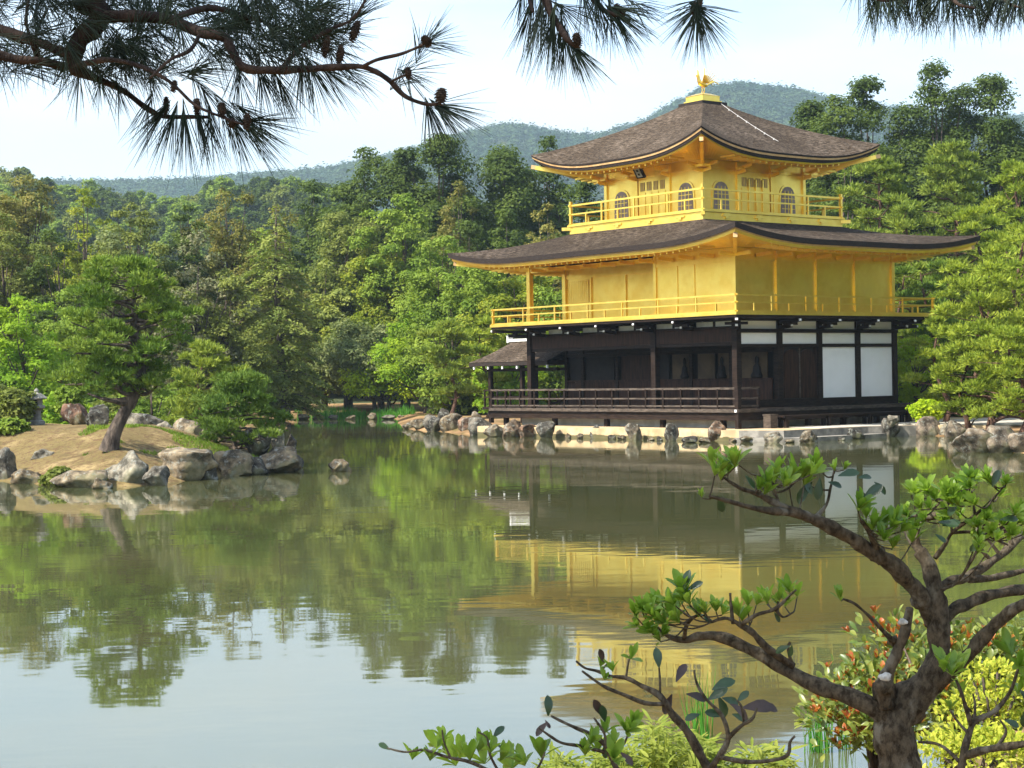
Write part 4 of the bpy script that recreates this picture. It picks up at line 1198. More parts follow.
def tree(kind, px, ytop, depth, wpx, leaf, label, name=None, seed=1, group=None, sink=0.0, **kw):
    if kind == 'broad' and depth > 70: wpx *= 1.18
    loc, H, W = spot(px, ytop, depth, wpx, sink)
    if kind == 'broad':
        sz = kw.pop('size', max(.06, depth * .00105)); me = broadleaf(H, W, seed, leaf, sz, **kw); nm = name or 'broadleaf_tree'
    elif kind == 'pine':
        me = pads_pine(H, W, seed, leaf, kw.pop('tl', max(.17, depth * .0042)), kw.pop('tw', depth * .00036), **kw); nm = name or 'pine_tree'
    else:
        me = layered(H, W, seed, leaf, kw.pop('size', depth * .00115), **kw); nm = name or 'conifer_tree'
    return plant(me, loc, nm, label, 'shrub' if 'shrub' in nm or 'bush' in nm else 'tree', group)

TREES = [
    # far row of the left and middle wood, dark crowns on the skyline
    ('broad', 312, 182, 128, 72, 'leaf_dark', 'dark skyline tree at the left end of the tall dark row', dict(shape='tall', low=.1)),
    ('broad', 366, 148, 126, 118, 'leaf_dark', 'wide dark skyline tree left of the tallest one behind the pond', dict(shape='tall', low=.1)),
    ('broad', 440, 134, 124, 132, 'leaf_dark', 'tallest dark tree of the skyline row behind the pond', dict(shape='tall', low=.1)),
    ('broad', 500, 148, 126, 104, 'leaf_dark', 'dark skyline tree between the tallest dark tree and the upper roof', dict(shape='tall', low=.1)),
    ('broad', 548, 139, 130, 80, 'leaf_dark', 'slim dark tree rising just left of the upper roof eave', dict(shape='tall', low=.1)),
    ('broad', 585, 180, 118, 90, 'leaf_dark', 'dark tree half hidden behind the upper balcony', dict(shape='tall', low=.1)),
    # olive and brown crowns at left
    ('broad', 28, 177, 104, 92, 'leaf_brown', 'brownish flowering round tree near the left edge of the photo', dict()),
    ('broad', 84, 188, 100, 64, 'leaf_yellow', 'yellow green round tree between brown crowns at left', dict(dens=.9)),
    ('broad', 128, 200, 98, 66, 'leaf_olive', 'olive tree right of the yellow green round crown', dict()),
    ('broad', 186, 206, 100, 62, 'leaf_dark', 'dark green tree deep in the left wood', dict()),
    ('broad', 232, 191, 102, 84, 'leaf_brown', 'brown olive tree with upright plumes above the layered conifer', dict(plume=True)),
    ('broad', 282, 205, 104, 54, 'leaf_brown', 'smaller brown olive plumed tree right of the layered conifer top', dict(plume=True)),
    ('broad', 2, 214, 90, 84, 'leaf_olive', 'olive tree cut by the left edge below the brown crown', dict()),
    ('broad', 58, 232, 88, 82, 'leaf_dark', 'dark shaded tree behind the top of the leaning island pine', dict()),
    ('broad', 112, 232, 86, 66, 'leaf_grey', 'grey green tree just behind the top of the island pine', dict()),
    ('broad', 196, 232, 88, 76, 'leaf_twig', 'pale twiggy tree with sparse leaves left of the layered conifer', dict(dens=.55, gap=.15)),
    ('broad', 168, 282, 80, 64, 'leaf_twig', 'greyish half bare tree right of the island pine crown', dict(dens=.6, gap=.1)),
    ('layer', 276, 201, 93, 132, 'leaf_cypress', 'large layered conifer with drooping sprays on the far bank', dict()),
    ('broad', 22, 297, 66, 104, 'leaf_bright', 'bright green maple at the left edge behind the island', dict(low=.12)),
    # middle wood
    ('broad', 402, 196, 112, 92, 'leaf_mid', 'mid green tree in front of the tallest dark tree', dict()),
    ('broad', 345, 212, 115, 76, 'leaf_olive', 'olive tree right of the layered conifer', dict()),
    ('broad', 458, 183, 110, 52, 'leaf_brown', 'slim olive brown plumed tree below the dark skyline row', dict(plume=True)),
    ('broad', 506, 212, 104, 70, 'leaf_dark', 'dark green tree above the left tip of the lower roof', dict()),
    ('broad', 545, 205, 102, 48, 'leaf_brown', 'olive brown tree touching the left end of the upper balcony', dict(plume=True)),
    ('broad', 378, 250, 113, 84, 'leaf_yellow', 'golden yellow leaved tree in the middle of the wood', dict(dens=.8)),
    ('broad', 436, 236, 98, 80, 'leaf_mid', 'mid green tree right of the golden yellow one', dict()),
    ('broad', 486, 258, 94, 88, 'leaf_mid', 'mid green tree with pale dead twigs left of the pavilion upper storey', dict(low=.1)),
    ('broad', 374, 322, 108.5, 92, 'leaf_grey', 'grey green bushy tree leaning over the far bank', dict(low=.32, lean=-.25)),
    ('broad', 388, 346, 106.3, 74, 'leaf_lime', 'small lime green maple glowing on the far bank', dict(low=.22, dens=.9)),
    ('broad', 424, 298, 100, 84, 'leaf_bright', 'bright green maple between the lime maple and the small pines', dict(low=.22)),
    ('broad', 515, 262, 92, 96, 'leaf_yellow', 'yellow green leafy tree seen through the open upper verandah', dict(low=.1)),
    ('broad', 560, 272, 90, 70, 'leaf_mid', 'mid green tree seen between the gold posts of the upper verandah', dict(low=.1)),
    ('broad', 512, 350, 88, 70, 'leaf_bright', 'bright green bush seen through the ground floor at its open left end', dict(low=.05)),
    # right wood, dark tall row
    ('broad', 768, 127, 118, 84, 'leaf_dark', 'dark tree peeping over the right slope of the upper roof', dict(shape='tall', low=.1)),
    ('broad', 812, 104, 118, 96, 'leaf_dark', 'dark pointed tree right of the upper roof slope', dict(shape='cone', low=.05)),
    ('broad', 866, 79, 114, 126, 'leaf_dark', 'tall dark tree above the right tip of the upper roof', dict(shape='tall', low=.1)),
    ('broad', 934, 64, 113, 126, 'leaf_dark', 'tallest dark tree at the right of the skyline', dict(shape='tall', low=.1)),
    ('broad', 992, 76, 114, 116, 'leaf_dark', 'dark tree right of the tallest one on the right skyline', dict(shape='tall', low=.1)),
    ('broad', 1050, 80, 112, 120, 'leaf_dark', 'dark tree cut by the upper right edge of the photo', dict(shape='tall', low=.1)),
    ('broad', 842, 140, 104, 62, 'leaf_dark', 'shaded tree behind the right tip of the upper roof', dict(low=.1)),
    # right wood, pines
    ('pine', 872, 162, 92, 116, 'pine_mid', 'olive green pine right of the upper balcony', dict(dens=.9)),
    ('pine', 948, 147, 94, 120, 'pine_mid', 'broad pine below the tall dark trees at right', dict(dens=.9)),
    ('pine', 1012, 166, 86, 110, 'pine_yellow', 'yellow green pine at the upper right edge', dict(dens=.9)),
    ('pine', 905, 205, 82, 104, 'pine_mid', 'pine behind the right tip of the lower roof', dict(dens=.9)),
    ('pine', 978, 212, 76, 120, 'pine_yellow', 'yellow green pine between the lower roof tip and the right edge', dict(dens=.9)),
    ('pine', 925, 262, 74, 92, 'pine_green', 'shaded pine beside the right end of the gold balcony', dict()),
    ('pine', 985, 268, 60, 150, 'pine_yellow', 'big bright pine spreading over the right bank', dict(low=.12, tiers=7, pads=40)),
    ('pine', 1016, 330, 53.5, 128, 'pine_yellow', 'lowest pine of the right bank with limbs reaching over the boulders', dict(low=.12, pads=26)),
    ('broad', 915, 322, 71, 52, 'leaf_lime', 'lime green maple right of the white paper screens', dict(low=.08)),
    ('broad', 898, 345, 76, 46, 'leaf_bright', 'green bush at the north corner of the pavilion', dict(low=.02)),
    ('pine', 940, 312, 65, 84, 'pine_yellow', 'bright pine between the pavilion and the big spreading one', dict(low=.12)),
    ('pine', 1020, 228, 66, 120, 'pine_yellow', 'tall bright pine cut by the right edge above the big spreading one', dict(low=.15)),
    ('pine', 900, 262, 79, 84, 'pine_mid', 'olive pine just behind the end of the gold balcony', dict(low=.12)),
    ('pine', 968, 330, 61, 96, 'pine_yellow', 'low bright pine under the spreading limbs at right', dict(low=.10)),
    ('broad', 76, 286, 72, 84, 'leaf_mid', 'mid green tree between the bright maple and the island pine', dict(low=.05)),
    ('broad', 152, 246, 86, 80, 'leaf_olive', 'olive tree whose top shows just right of the island pine', dict(low=.05)),
    ('broad', 226, 268, 88, 80, 'leaf_olive', 'olive tree at the left foot of the layered conifer', dict(low=.05)),
    ('broad', 322, 262, 113, 78, 'leaf_cypress', 'dull green tree at the right side of the layered conifer', dict(low=.12)),
    ('broad', 470, 222, 108, 72, 'leaf_dark', 'shaded tree above the left end of the lower roof', dict(low=.05)),
    ('broad', 452, 286, 93, 70, 'leaf_mid', 'leafy tree behind the small pines of the rocky point', dict(low=.05)),
    ('broad', 262, 230, 114, 70, 'leaf_mid', 'green tree half hidden behind the layered conifer', dict(low=.1)),
    # pines on the point left of the pavilion
    ('pine', 446, 326, 84, 84, 'pine_mid', 'small layered pine on the rocky point left of the fishing porch', dict(low=.28, tiers=5)),
    ('pine', 484, 322, 86, 66, 'pine_yellow', 'light green pine just left of the fishing porch', dict(low=.25, tiers=5)),
    # behind and beside the island
    ('pine', 208, 346, 56, 120, 'pine_mid', 'light green spreading pine behind the mounded dark pine', dict(low=.15, pads=34)),
    ('broad', 62, 392, 56, 60, 'leaf_bright', 'low bright green bush behind the stone lantern', dict(low=.0, name='broadleaf_bush')),
    ('broad', 8, 386, 52.5, 62, 'leaf_olive', 'olive bush at the left end of the island', dict(low=.0, name='broadleaf_bush')),
    ('broad', 150, 372, 58, 74, 'leaf_mid', 'green bush behind the leaning trunk of the island pine', dict(low=.0, name='broadleaf_bush')),
]
for i, (kind, px, yt, dp, wp_, leaf, label, kw) in enumerate(TREES):
    tree(kind, px, yt, dp, wp_, leaf, label, seed=i * 13 + 5, **kw)

# the leaning pine of the island
bp = onz(113, 437, 1.02)
ipz = bp.z; s_ = bp.y / F_PX
Hp = at(130, 262, bp.y).z - ipz
crv = [(-.12, 0, -.35, .26), (0, 0, .05, .19), (.22, .02, .50, .155), (.50, .05, 1.0, .145), (.66, .08, 1.45, .135), (.68, .05, 2.0, .115), (.60, 0, 2.7, .085), (.56, -.05, 3.3, .06), (.55, 0, Hp * .95, .03)]
plant(pads_pine(Hp, 178 * s_, 77, 'pine_green', .17, .012, dens=1.1, bark='bark', low=.22, curve=crv, pads=72, padr=.56, flat=.38, k=8), (bp.x, bp.y, ipz), 'pine_tree', 'dark green pine with a leaning trunk standing on the bare island')
dpv = at(240, 452, 47)
plant(pads_pine(at(240, 377, 47).z - dpv.z + .2, 126 * 47 / F_PX, 91, 'pine_deep', .17, .012, dens=1.2, bark='bark', low=.16, pads=40, padr=.50, flat=.40, k=8, bend=.05), (dpv.x, dpv.y, dpv.z - .2), 'pine_tree', 'low mounded dark pine spilling over the rocks of the island tip')
for (px, py, d, w, h, lf, lb) in [(60, 487, 40.6, 34, 16, 'leaf_olive', 'low mossy shrub between the flat slab and the lichen rock'), (10, 436, 47, 36, 14, 'leaf_mid', 'small green tuft shrub at the left edge of the island slope'),
                                  (927, 418, 63, 34, 16, 'leaf_lime', 'small clipped yellow green shrub on the bank right of the terrace'), (14, 418, 50, 44, 26, 'leaf_olive', 'olive shrub left of the stone lantern'), (70, 414, 52, 30, 26, 'leaf_mid', 'dark green shrub right of the stone lantern')]:
    p = at(px, py, d); W = w * d / F_PX; H = h * d / F_PX
    plant(broadleaf(H * 1.15, W, int(px), lf, .075, low=.0, dens=1.1, trunk_r=.02), (p.x, p.y, p.z - .15 * H), 'low_shrub', lb, 'shrub')

# bushes that close the wood along the far bank, behind the named trees; and trees that only the water and the gold leaf see
protos = [broadleaf(3.2, 4.6, 300 + i, lf, .105, low=.0, trunk_r=.08) for i, lf in enumerate(('leaf_mid', 'leaf_dark', 'leaf_olive', 'leaf_bright'))]
rs = np.random.RandomState(21)
for i, x in enumerate(np.linspace(-70, 2, 34)):
    y = 113.5 + rs.uniform(0, 4) + (2 if i % 2 else 0)
    if x > -6: y = 92 + rs.uniform(0, 6)
    if 285 < 512 + x / y * F_PX < 440: continue
    z = gz(x, y); k = rs.randint(0, 4)
    plant(protos[k], (x, y, z - .2), 'broadleaf_bush', 'dense bush in the undergrowth along the far bank', 'shrub', 'undergrowth along the far bank', rs.rand() * 6, (1, 1, rs.uniform(.7, 1.25)))
for i, x in enumerate(np.linspace(-36, -12.5, 16)):
    y = 64.5 + rs.uniform(0, 3)
    plant(protos[rs.randint(0, 4)], (x, y, gz(x, y) - .2), 'broadleaf_bush', 'dense bush on the bank behind the island', 'shrub', 'bushes on the bank behind the island', rs.rand() * 6, (.8, .8, rs.uniform(.5, .8)))
for i in range(12):
    x, y = 16 + i * 1.7 + rs.uniform(-1, 1), 78 + rs.uniform(-5, 5) - i * .9
    plant(protos[rs.randint(0, 4)], (x, y, gz(x, y) - .2), 'broadleaf_bush', 'dense bush under the pines of the right bank', 'shrub', 'undergrowth under the right pines', rs.rand() * 6, (1, 1, rs.uniform(.7, 1.25)))
big = [broadleaf(15, 9, 400 + i, lf, .16, shape='tall', low=.08) for i, lf in enumerate(('leaf_mid', 'leaf_olive', 'leaf_brown', 'leaf_dark'))]
# second row in the depth of the wood
for i, x in enumerate(np.linspace(-62, 46, 30)):
    y = 138 + rs.uniform(-5, 8); H = rs.uniform(.72, .95)
    if -50 < x < -8: H *= .78
    z = gz(x, y)
    plant(big[i % 4], (x, y, z - .3), 'woodland_tree', 'tree in the depth of the wood behind the front row', 'tree', 'trees in the depth of the wood', rs.rand() * 6, (1, 1, H))
# to the right of the frame along the bank: they colour the gold of the east front
pk = pads_pine(9, 7, 555, 'pine_yellow', .30, .03, dens=.8)
for i, (x, y) in enumerate([(22, 66), (25, 58), (22, 47), (27, 42), (31, 50), (21, 36), (25, 30), (33, 62), (19, 26), (29, 70), (36, 74)]):
    plant((pk, big[1])[i % 2] if i % 3 else pk, (x, y, gz(x, y) - .2), 'pine_tree' if i % 3 == 0 or i % 2 == 0 else 'woodland_tree', 'tree on the right bank beyond the edge of the photo', 'tree', 'trees of the right bank outside the photo', rs.rand() * 6, (1, 1, rs.uniform(.8, 1.1)))
for i in range(16):
    y = 14 + i * 2.2; x = .29 * y + 3.0 + rs.uniform(0, 3.5)
    if y > 38: x = max(x, 17)
    plant(protos[rs.randint(0, 4)], (x + 1.5, y, gz(x + 1.5, y) - .2), 'broadleaf_bush', 'bush on the near right bank beyond the edge of the photo', 'shrub', 'bushes of the right bank outside the photo', rs.rand() * 6, (.42, .42, rs.uniform(.3, .5)))
# hillside wood at left: each tree a thing
hill = [broadleaf(9, 7.0, 500 + i, lf, .34, low=.05, shape=sh, dens=.9) for i, (lf, sh) in enumerate((('leaf_mid', 'round'), ('leaf_dark', 'cone'), ('leaf_olive', 'round'), ('leaf_mid', 'tall'), ('leaf_dark', 'round')))]
n = 0
for row, y in enumerate((300, 318, 336, 352, 366, 378, 388)):
    for px in np.arange(-20, 350, 14):
        pxx = px + rs.uniform(-6, 6); yy = y + rs.uniform(-7, 7)
        x = (pxx - 512) / F_PX * yy
        k = 1 if pxx > 215 and rs.rand() < .6 else rs.randint(0, 5)
        if n >= 200: break
        s = rs.uniform(.6, 1.0)
        plant(hill[k], (x, yy, gz(x, yy) - .5), 'hillside_tree', 'tree on the hazy wooded hillside at left', 'tree', 'trees on the left hillside', rs.rand() * 6, (s, s, s * rs.uniform(.85, 1.15))); n += 1

# far mountain woods: one mass
V = []
xs, ys = [], []
while len(xs) < 11500:
    px = rs.uniform(-120, 1150); y = rs.uniform(820, 1535) if rs.rand() < .75 else rs.uniform(1380, 1530)
    xs.append((px - 512) / F_PX * y); ys.append(y)
xs, ys = np.array(xs), np.array(ys); zs = land_z(xs, ys)
C = np.stack([xs, ys, zs + 3.5], 1); R = np.stack([rs.uniform(3.5, 6.5, len(xs))] * 2 + [rs.uniform(4, 9, len(xs))], 1)
v = clump_leaves(C, R, np.full(len(xs), 70), 1.45, rs, fill=.45, rw=.3)
props(link('mountain_forest', np_mesh('mountain_forest', v, quad_faces(len(v)), M['leaf_far'])), 'hazy blue green forest covering the far mountains', 'forest', kind='stuff')

# reeds along the far bank
def blades(cx, cy_, cz, h, n, rs, w=.012, spread=.08, lean=.25):
    b = np.stack([cx + rs.normal(size=n) * spread, cy_ + rs.normal(size=n) * spread, np.full(n, 0.0) + cz], 1)
    a = rs.rand(n) * 6.28; L = h * rs.uniform(.55, 1.05, n)
    d = np.stack([np.cos(a) * lean * rs.rand(n), np.sin(a) * lean * rs.rand(n), np.ones(n)], 1) * L[:, None]
    f = rs.rand(n) * 6.28; s = np.stack([np.cos(f), np.sin(f), 0 * f], 1) * w
    m = b + d * .55 + (d * np.array([1, 1, 0])) * -.15
    v = np.stack([b - s, b + s, m + s * .8, m - s * .8], 1).reshape(-1, 4, 3)
    v2 = np.stack([m - s * .8, m + s * .8, b + d + s * .12, b + d - s * .12], 1).reshape(-1, 4, 3)
    return np.concatenate([v, v2]).reshape(-1, 3)
V = []
for px in np.arange(298, 412, .35):
    if rs.rand() < .35 + .3 * math.sin(px * .21): continue
    p = onz(px, 418 + rs.uniform(-.6, .8), 0)
    V.append(blades(p.x, p.y, -.05, rs.uniform(.30, .75) * (1.25 if 330 < px < 350 or px > 388 else 1), 11, rs, .028, .14))
v = np.vstack(V)
props(link('far_reeds', np_mesh('far_reeds', v, quad_faces(len(v)), M['reed'])), 'strip of bright green reeds along the far bank', 'reeds', kind='stuff')
# ------------------------------------------------------------------ foreground plants
def branch_px(pts, per=5, jit=0.0, rs=None):
    """rows (px, py, depth, radius in px) -> smooth tube path in metres"""
    rows = []
    for px, py, d, r in pts:
        p = at(px, py, d); rows.append((p.x, p.y, p.z, r * d / F_PX))
    return spline(rows, per)

def knobbly(path, rs, amt=.10, fq=2.2):
    p = path.copy()
    n = len(p)
    x = np.linspace(0, n * .55, n)
    p[:, 3] *= 1 + amt * (np.sin(x * 1.3 + rs.rand() * 6) + .6 * np.sin(x * 3.1 + rs.rand() * 6) * rs.rand())
    return p

def tubes_obj(name, paths, mat, parent, n=9):
    mb = MB()
    for p in paths: mb.tube(p[:, :3], p[:, 3], n, rough=.12)
    return mb.build(name, M[mat], parent, smooth=True)

LW = [(0, .10), (.22, .52), (.50, .95), (.72, 1.0), (.90, .62), (1, .04)]
def leaf_arrays(P, D, Nn, L, W, rs, curl=.25, fold=.18):
    """real leaves: pointed oval blades, folded along the rib and curled; P foot, D direction, Nn upper side"""
    n = len(P); D = D / np.linalg.norm(D, axis=1, keepdims=True)
    S = np.cross(D, Nn); S /= np.linalg.norm(S, axis=1, keepdims=True) + 1e-9
    U = np.cross(S, D)
    L = np.broadcast_to(L, (n,))[:, None]; W = np.broadcast_to(W, (n,))[:, None]
    cu = curl * rs.uniform(-.2, 1.3, n)[:, None]
    vs = []
    for t, w in LW:
        mid = P + D * L * t - U * L * cu * t * t
        for s in (-1, 0, 1): vs.append(mid + S * W * w * .5 * s + U * W * fold * w * abs(s))
    V = np.stack(vs, 1)
    f = []
    for i in range(len(LW) - 1):
        for j in range(2): f.append((i * 3 + j, i * 3 + j + 1, (i + 1) * 3 + j + 1, (i + 1) * 3 + j))
    f = np.array(f)
    F = (np.arange(n)[:, None, None] * (len(LW) * 3) + f[None]).reshape(-1, 4)
    return V.reshape(-1, 3), F

class Leaves:
    def __init__(self): self.v, self.f, self.n = [], [], 0
    def put(self, V, F): self.v.append(V); self.f.append(F + self.n); self.n += len(V)
    def build(self, name, mat, parent):
        return link(name, np_mesh(name, np.vstack(self.v), np.vstack(self.f), M[mat], True), parent) if self.v else None

def rosette(lv, p, axis, L, rs, k=8, open_=(.35, 1.15), wide=.40, curl=.25):
    axis = Vector(axis).normalized(); s = axis.cross(Vector((.3, .9, .1))).normalized(); u = axis.cross(s)
    D, Nn = [], []
    for i in range(k):
        a = i * 2.4 + rs.uniform(-.3, .3); e = rs.uniform(*open_) * (.45 + .55 * i / k)
        r = s * math.cos(a) + u * math.sin(a)
        d = axis * math.cos(e) + r * math.sin(e)
        D.append(d[:]); Nn.append((axis * math.sin(e) - r * math.cos(e))[:])
    P = np.repeat(np.array([p[:]]), k, 0)
    Ls = L * rs.uniform(.65, 1.15, k)
    V, F = leaf_arrays(P, np.array(D), np.array(Nn), Ls, Ls * wide * rs.uniform(.8, 1.15, k), rs, curl)
    lv.put(V, F)

def single_leaf(lv, px, py, depth, ang, Lpx, rs, wide=.45, curl=.3, tilt=None):
    """one leaf with its foot at px, py pointing ang degrees (0 right, 90 down) in the view"""
    p = at(px, py, depth); L = Lpx * depth / F_PX
    a = math.radians(ang)
    d = np.array([[math.cos(a), rs.uniform(-.35, .35), -math.sin(a)]])
    nn = np.array([[rs.uniform(-.4, .4), -1 if tilt is None else tilt, .7]])
    V, F = leaf_arrays(np.array([p[:]]), d, nn, np.array([L]), np.array([L * wide]), rs, curl)
    lv.put(V, F)

# the gnarled tree -----------------------------------------------------------------
rs = np.random.RandomState(8)
TD = 3.5
base = at(905, 768, TD); bz = gz(base.x, base.y)
GT = empty('gnarled_tree', (base.x, base.y, bz), 'gnarled pruned tree with crooked bare limbs and tufts of fresh leaves in the right foreground', 'tree')
def rel(path):
    q = path.copy(); q[:, :3] -= np.array(GT.location[:]); return q
tr_pts = [(925, 1120, TD + .02, 34), (915, 940, TD, 26), (903, 800, TD, 22), (897, 752, TD, 20.5), (894, 722, TD, 20), (911, 699, TD, 18), (929, 680, TD - .01, 14), (938, 655, TD - .01, 11.2), (939, 630, TD - .02, 10.5), (938, 606, TD - .02, 10), (934, 588, TD - .02, 9), (929, 566, TD - .01, 7.2), (919, 551, TD, 7)]
mb = MB()
p = rel(knobbly(branch_px(tr_pts, 6), rs, .06)); mb.tube(p[:, :3], p[:, 3], 18, rough=.10)
# knots
def knot(px, py, d, r, mbx=None):
    c = at(px, py, d) - GT.location; R = r * d / F_PX
    v, f = make_ico(2)
    v = v * (1 + .18 * np.sin(v @ rs.normal(size=3) * 4)[:, None]) * R
    (mbx or mb).add([tuple(q + np.array(c[:])) for q in v], [tuple(t) for t in f])
knot(887, 712, TD, 15); knot(910, 706, TD + .01, 17); knot(937, 612, TD - .02, 11); knot(884, 690, TD - .01, 12)
trunk_o = mb.build('trunk', M['bark_grey'], GT, smooth=True)
GB = {
 'C': ([(934, 622, TD - .01, 12), (922, 598, TD - .03, 11), (909, 582, TD - .05, 10.5), (890, 563, TD - .08, 10), (864, 547, TD - .1, 9.5), (842, 533, TD - .13, 8.5), (817, 521, TD - .16, 7.2), (801, 514, TD - .18, 6.2), (779, 505, TD - .2, 4.6), (757, 494, TD - .22, 3.2), (738, 487, TD - .24, 2.4), (719, 474, TD - .25, 1.7)],
       [[(803, 516, TD - .18, 4), (785, 512, TD - .2, 3.8), (763, 510, TD - .23, 3.2), (735, 503, TD - .27, 2.4), (709, 496, TD - .3, 1.6)],
        [(878, 553, TD - .09, 4), (871, 535, TD - .12, 3.2), (862, 521, TD - .14, 2.4)], [(812, 521, TD - .16, 2.4), (826, 505, TD - .14, 1.8), (830, 490, TD - .13, 1.3), (834, 470, TD - .12, 1)], [(779, 505, TD - .2, 2), (776, 495, TD - .2, 1.4), (772, 482, TD - .21, 1)], [(757, 494, TD - .22, 2), (757, 485, TD - .2, 1.4), (762, 474, TD - .2, 1)]]),
 'A': ([(893, 722, TD, 13), (872, 707, TD, 10), (838, 692, TD + .03, 8.6), (820, 687, TD + .05, 8), (783, 668, TD + .08, 7), (750, 649, TD + .1, 6), (720, 637, TD + .12, 5.2), (701, 636, TD + .13, 4.6), (684, 640, TD + .13, 3.4), (668, 636, TD + .14, 2.2), (655, 625, TD + .14, 1.4)],
       [[(793, 666, TD + .07, 4), (766, 647, TD + .05, 3.6), (753, 633, TD + .04, 3.4), (739, 624, TD + .03, 2.6), (725, 618, TD + .02, 1.8), (712, 622, TD + .02, 1.4)], [(741, 625, TD + .03, 2.4), (756, 615, TD + .0, 2), (775, 609, TD - .01, 1.8), (788, 597, TD - .01, 1.4), (796, 590, TD - .02, 1)], [(684, 639, TD + .13, 2.6), (688, 622, TD + .1, 2), (700, 614, TD + .08, 1.4)], [(733, 624, TD + .03, 2), (731, 606, TD + .03, 1.6), (730, 593, TD + .03, 1.2)], [(792, 664, TD + .07, 2.2), (788, 650, TD + .06, 1.5), (790, 642, TD + .06, 1.4)], [(775, 609, TD, 1.6), (783, 617, TD, 1.2), (792, 613, TD, .9)]]),
 'D': ([(886, 706, TD - .03, 10), (884, 685, TD - .05, 9.5), (890, 668, TD - .06, 8), (897, 652, TD - .07, 7), (904, 634, TD - .08, 6.2), (910, 608, TD - .09, 5.4)],
       [[(893, 641, TD - .07, 3.4), (884, 632, TD - .1, 2.2), (870, 617, TD - .13, 1.7), (855, 604, TD - .15, 1.5), (843, 599, TD - .16, 1.1)]]),
 'E': ([(938, 626, TD - .02, 9), (952, 611, TD - .01, 8.2), (966, 604, TD, 7.6), (983, 597, TD + .02, 7.2), (1004, 592, TD + .05, 6.8), (1030, 588, TD + .08, 6.4), (1075, 575, TD + .12, 5)], []),
 'F': ([(931, 690, TD, 9), (950, 674, TD - .03, 8.6), (966, 657, TD - .05, 8.6), (981, 640, TD - .07, 8.4), (1000, 620, TD - .1, 8), (1026, 603, TD - .13, 7.4), (1080, 580, TD - .2, 6)], []),
 'G': ([(937, 590, TD - .02, 7.5), (950, 582, TD, 6.6), (967, 577, TD + .02, 6), (991, 562, TD + .06, 5.4), (1009, 548, TD + .09, 4.8), (1024, 534, TD + .12, 4), (1060, 512, TD + .18, 3)],
       [[(969, 579, TD + .02, 4), (990, 578, TD + .04, 3.6), (1010, 574, TD + .08, 3.2), (1045, 565, TD + .12, 2.4)], [(992, 561, TD + .06, 2.2), (978, 545, TD + .05, 1.6), (977, 528, TD + .04, 1.2)], [(1000, 555, TD + .07, 2), (988, 540, TD + .07, 1.5), (975, 530, TD + .07, 1.2)], [(1012, 545, TD + .09, 2.2), (1004, 525, TD + .1, 1.6), (1012, 512, TD + .1, 1.1)], [(1010, 547, TD + .09, 1.8), (990, 534, TD + .12, 1.4), (985, 518, TD + .12, 1)]]),
 'H': ([(929, 566, TD - .01, 7), (921, 552, TD, 6), (911, 540, TD + .01, 4.4), (905, 528, TD + .03, 2.8)],
       [[(912, 519, TD, 3.4), (925, 517, TD - .01, 4.4), (944, 515, TD - .02, 3)], [(920, 552, TD, 3), (917, 535, TD, 2.4), (921, 520, TD, 2.6)], [(935, 558, TD, 2.6), (944, 546, TD - .02, 2.2), (953, 532, TD - .04, 1.8), (975, 515, TD - .07, 1.6), (992, 500, TD - .09, 1.2), (1004, 486, TD - .1, .8)], [(953, 533, TD - .04, 1.6), (972, 532, TD - .04, 1.3), (990, 537, TD - .03, 1.2), (1008, 545, TD - .02, 1)], [(975, 515, TD - .07, 1.3), (972, 497, TD - .07, 1), (967, 486, TD - .07, .8)], [(952, 534, TD - .04, 1.3), (950, 510, TD - .04, 1), (945, 495, TD - .04, .8)]]),
}
ROS = {
 'C': [(712, 463, 24), (720, 468, 22), (735, 462, 26), (728, 470, 20), (766, 481, 24), (776, 474, 26), (790, 472, 24), (800, 470, 24), (810, 470, 22), (772, 486, 22), (784, 482, 22), (818, 462, 20), (804, 481, 22), (835, 466, 14), (702, 493, 12), (858, 506, 26), (866, 514, 24), (880, 524, 26), (872, 526, 24), (890, 523, 26), (900, 527, 26), (884, 536, 22)],
 'A': [(636, 612, 22), (646, 610, 24), (656, 618, 24), (663, 602, 24), (674, 600, 24), (684, 590, 28), (690, 600, 24), (668, 620, 22), (652, 628, 20), (640, 622, 20), (680, 618, 24), (672, 608, 24), (697, 610, 20), (716, 607, 18), (722, 610, 16), (739, 612, 22), (748, 602, 20), (742, 616, 18), (768, 598, 20), (778, 596, 20), (790, 588, 20), (797, 592, 18), (785, 602, 18), (662, 632, 18)],
 'D': [(841, 596, 17)],
 'E': [], 'F': [],
 'G': [(978, 522, 22), (985, 516, 22), (976, 538, 20), (1003, 520, 22), (1014, 510, 22), (1022, 520, 22), (1010, 530, 20), (992, 528, 20), (1024, 500, 22), (976, 550, 18)],
 'H': [(918, 492, 24), (928, 486, 24), (935, 495, 20), (921, 505, 20), (946, 488, 24), (953, 500, 26), (958, 496, 24), (966, 480, 24), (972, 476, 22), (988, 476, 22), (994, 482, 22), (1003, 482, 20), (967, 500, 22), (950, 512, 20), (976, 500, 20), (910, 512, 18), (926, 516, 16), (945, 520, 18), (960, 515, 18)],
}
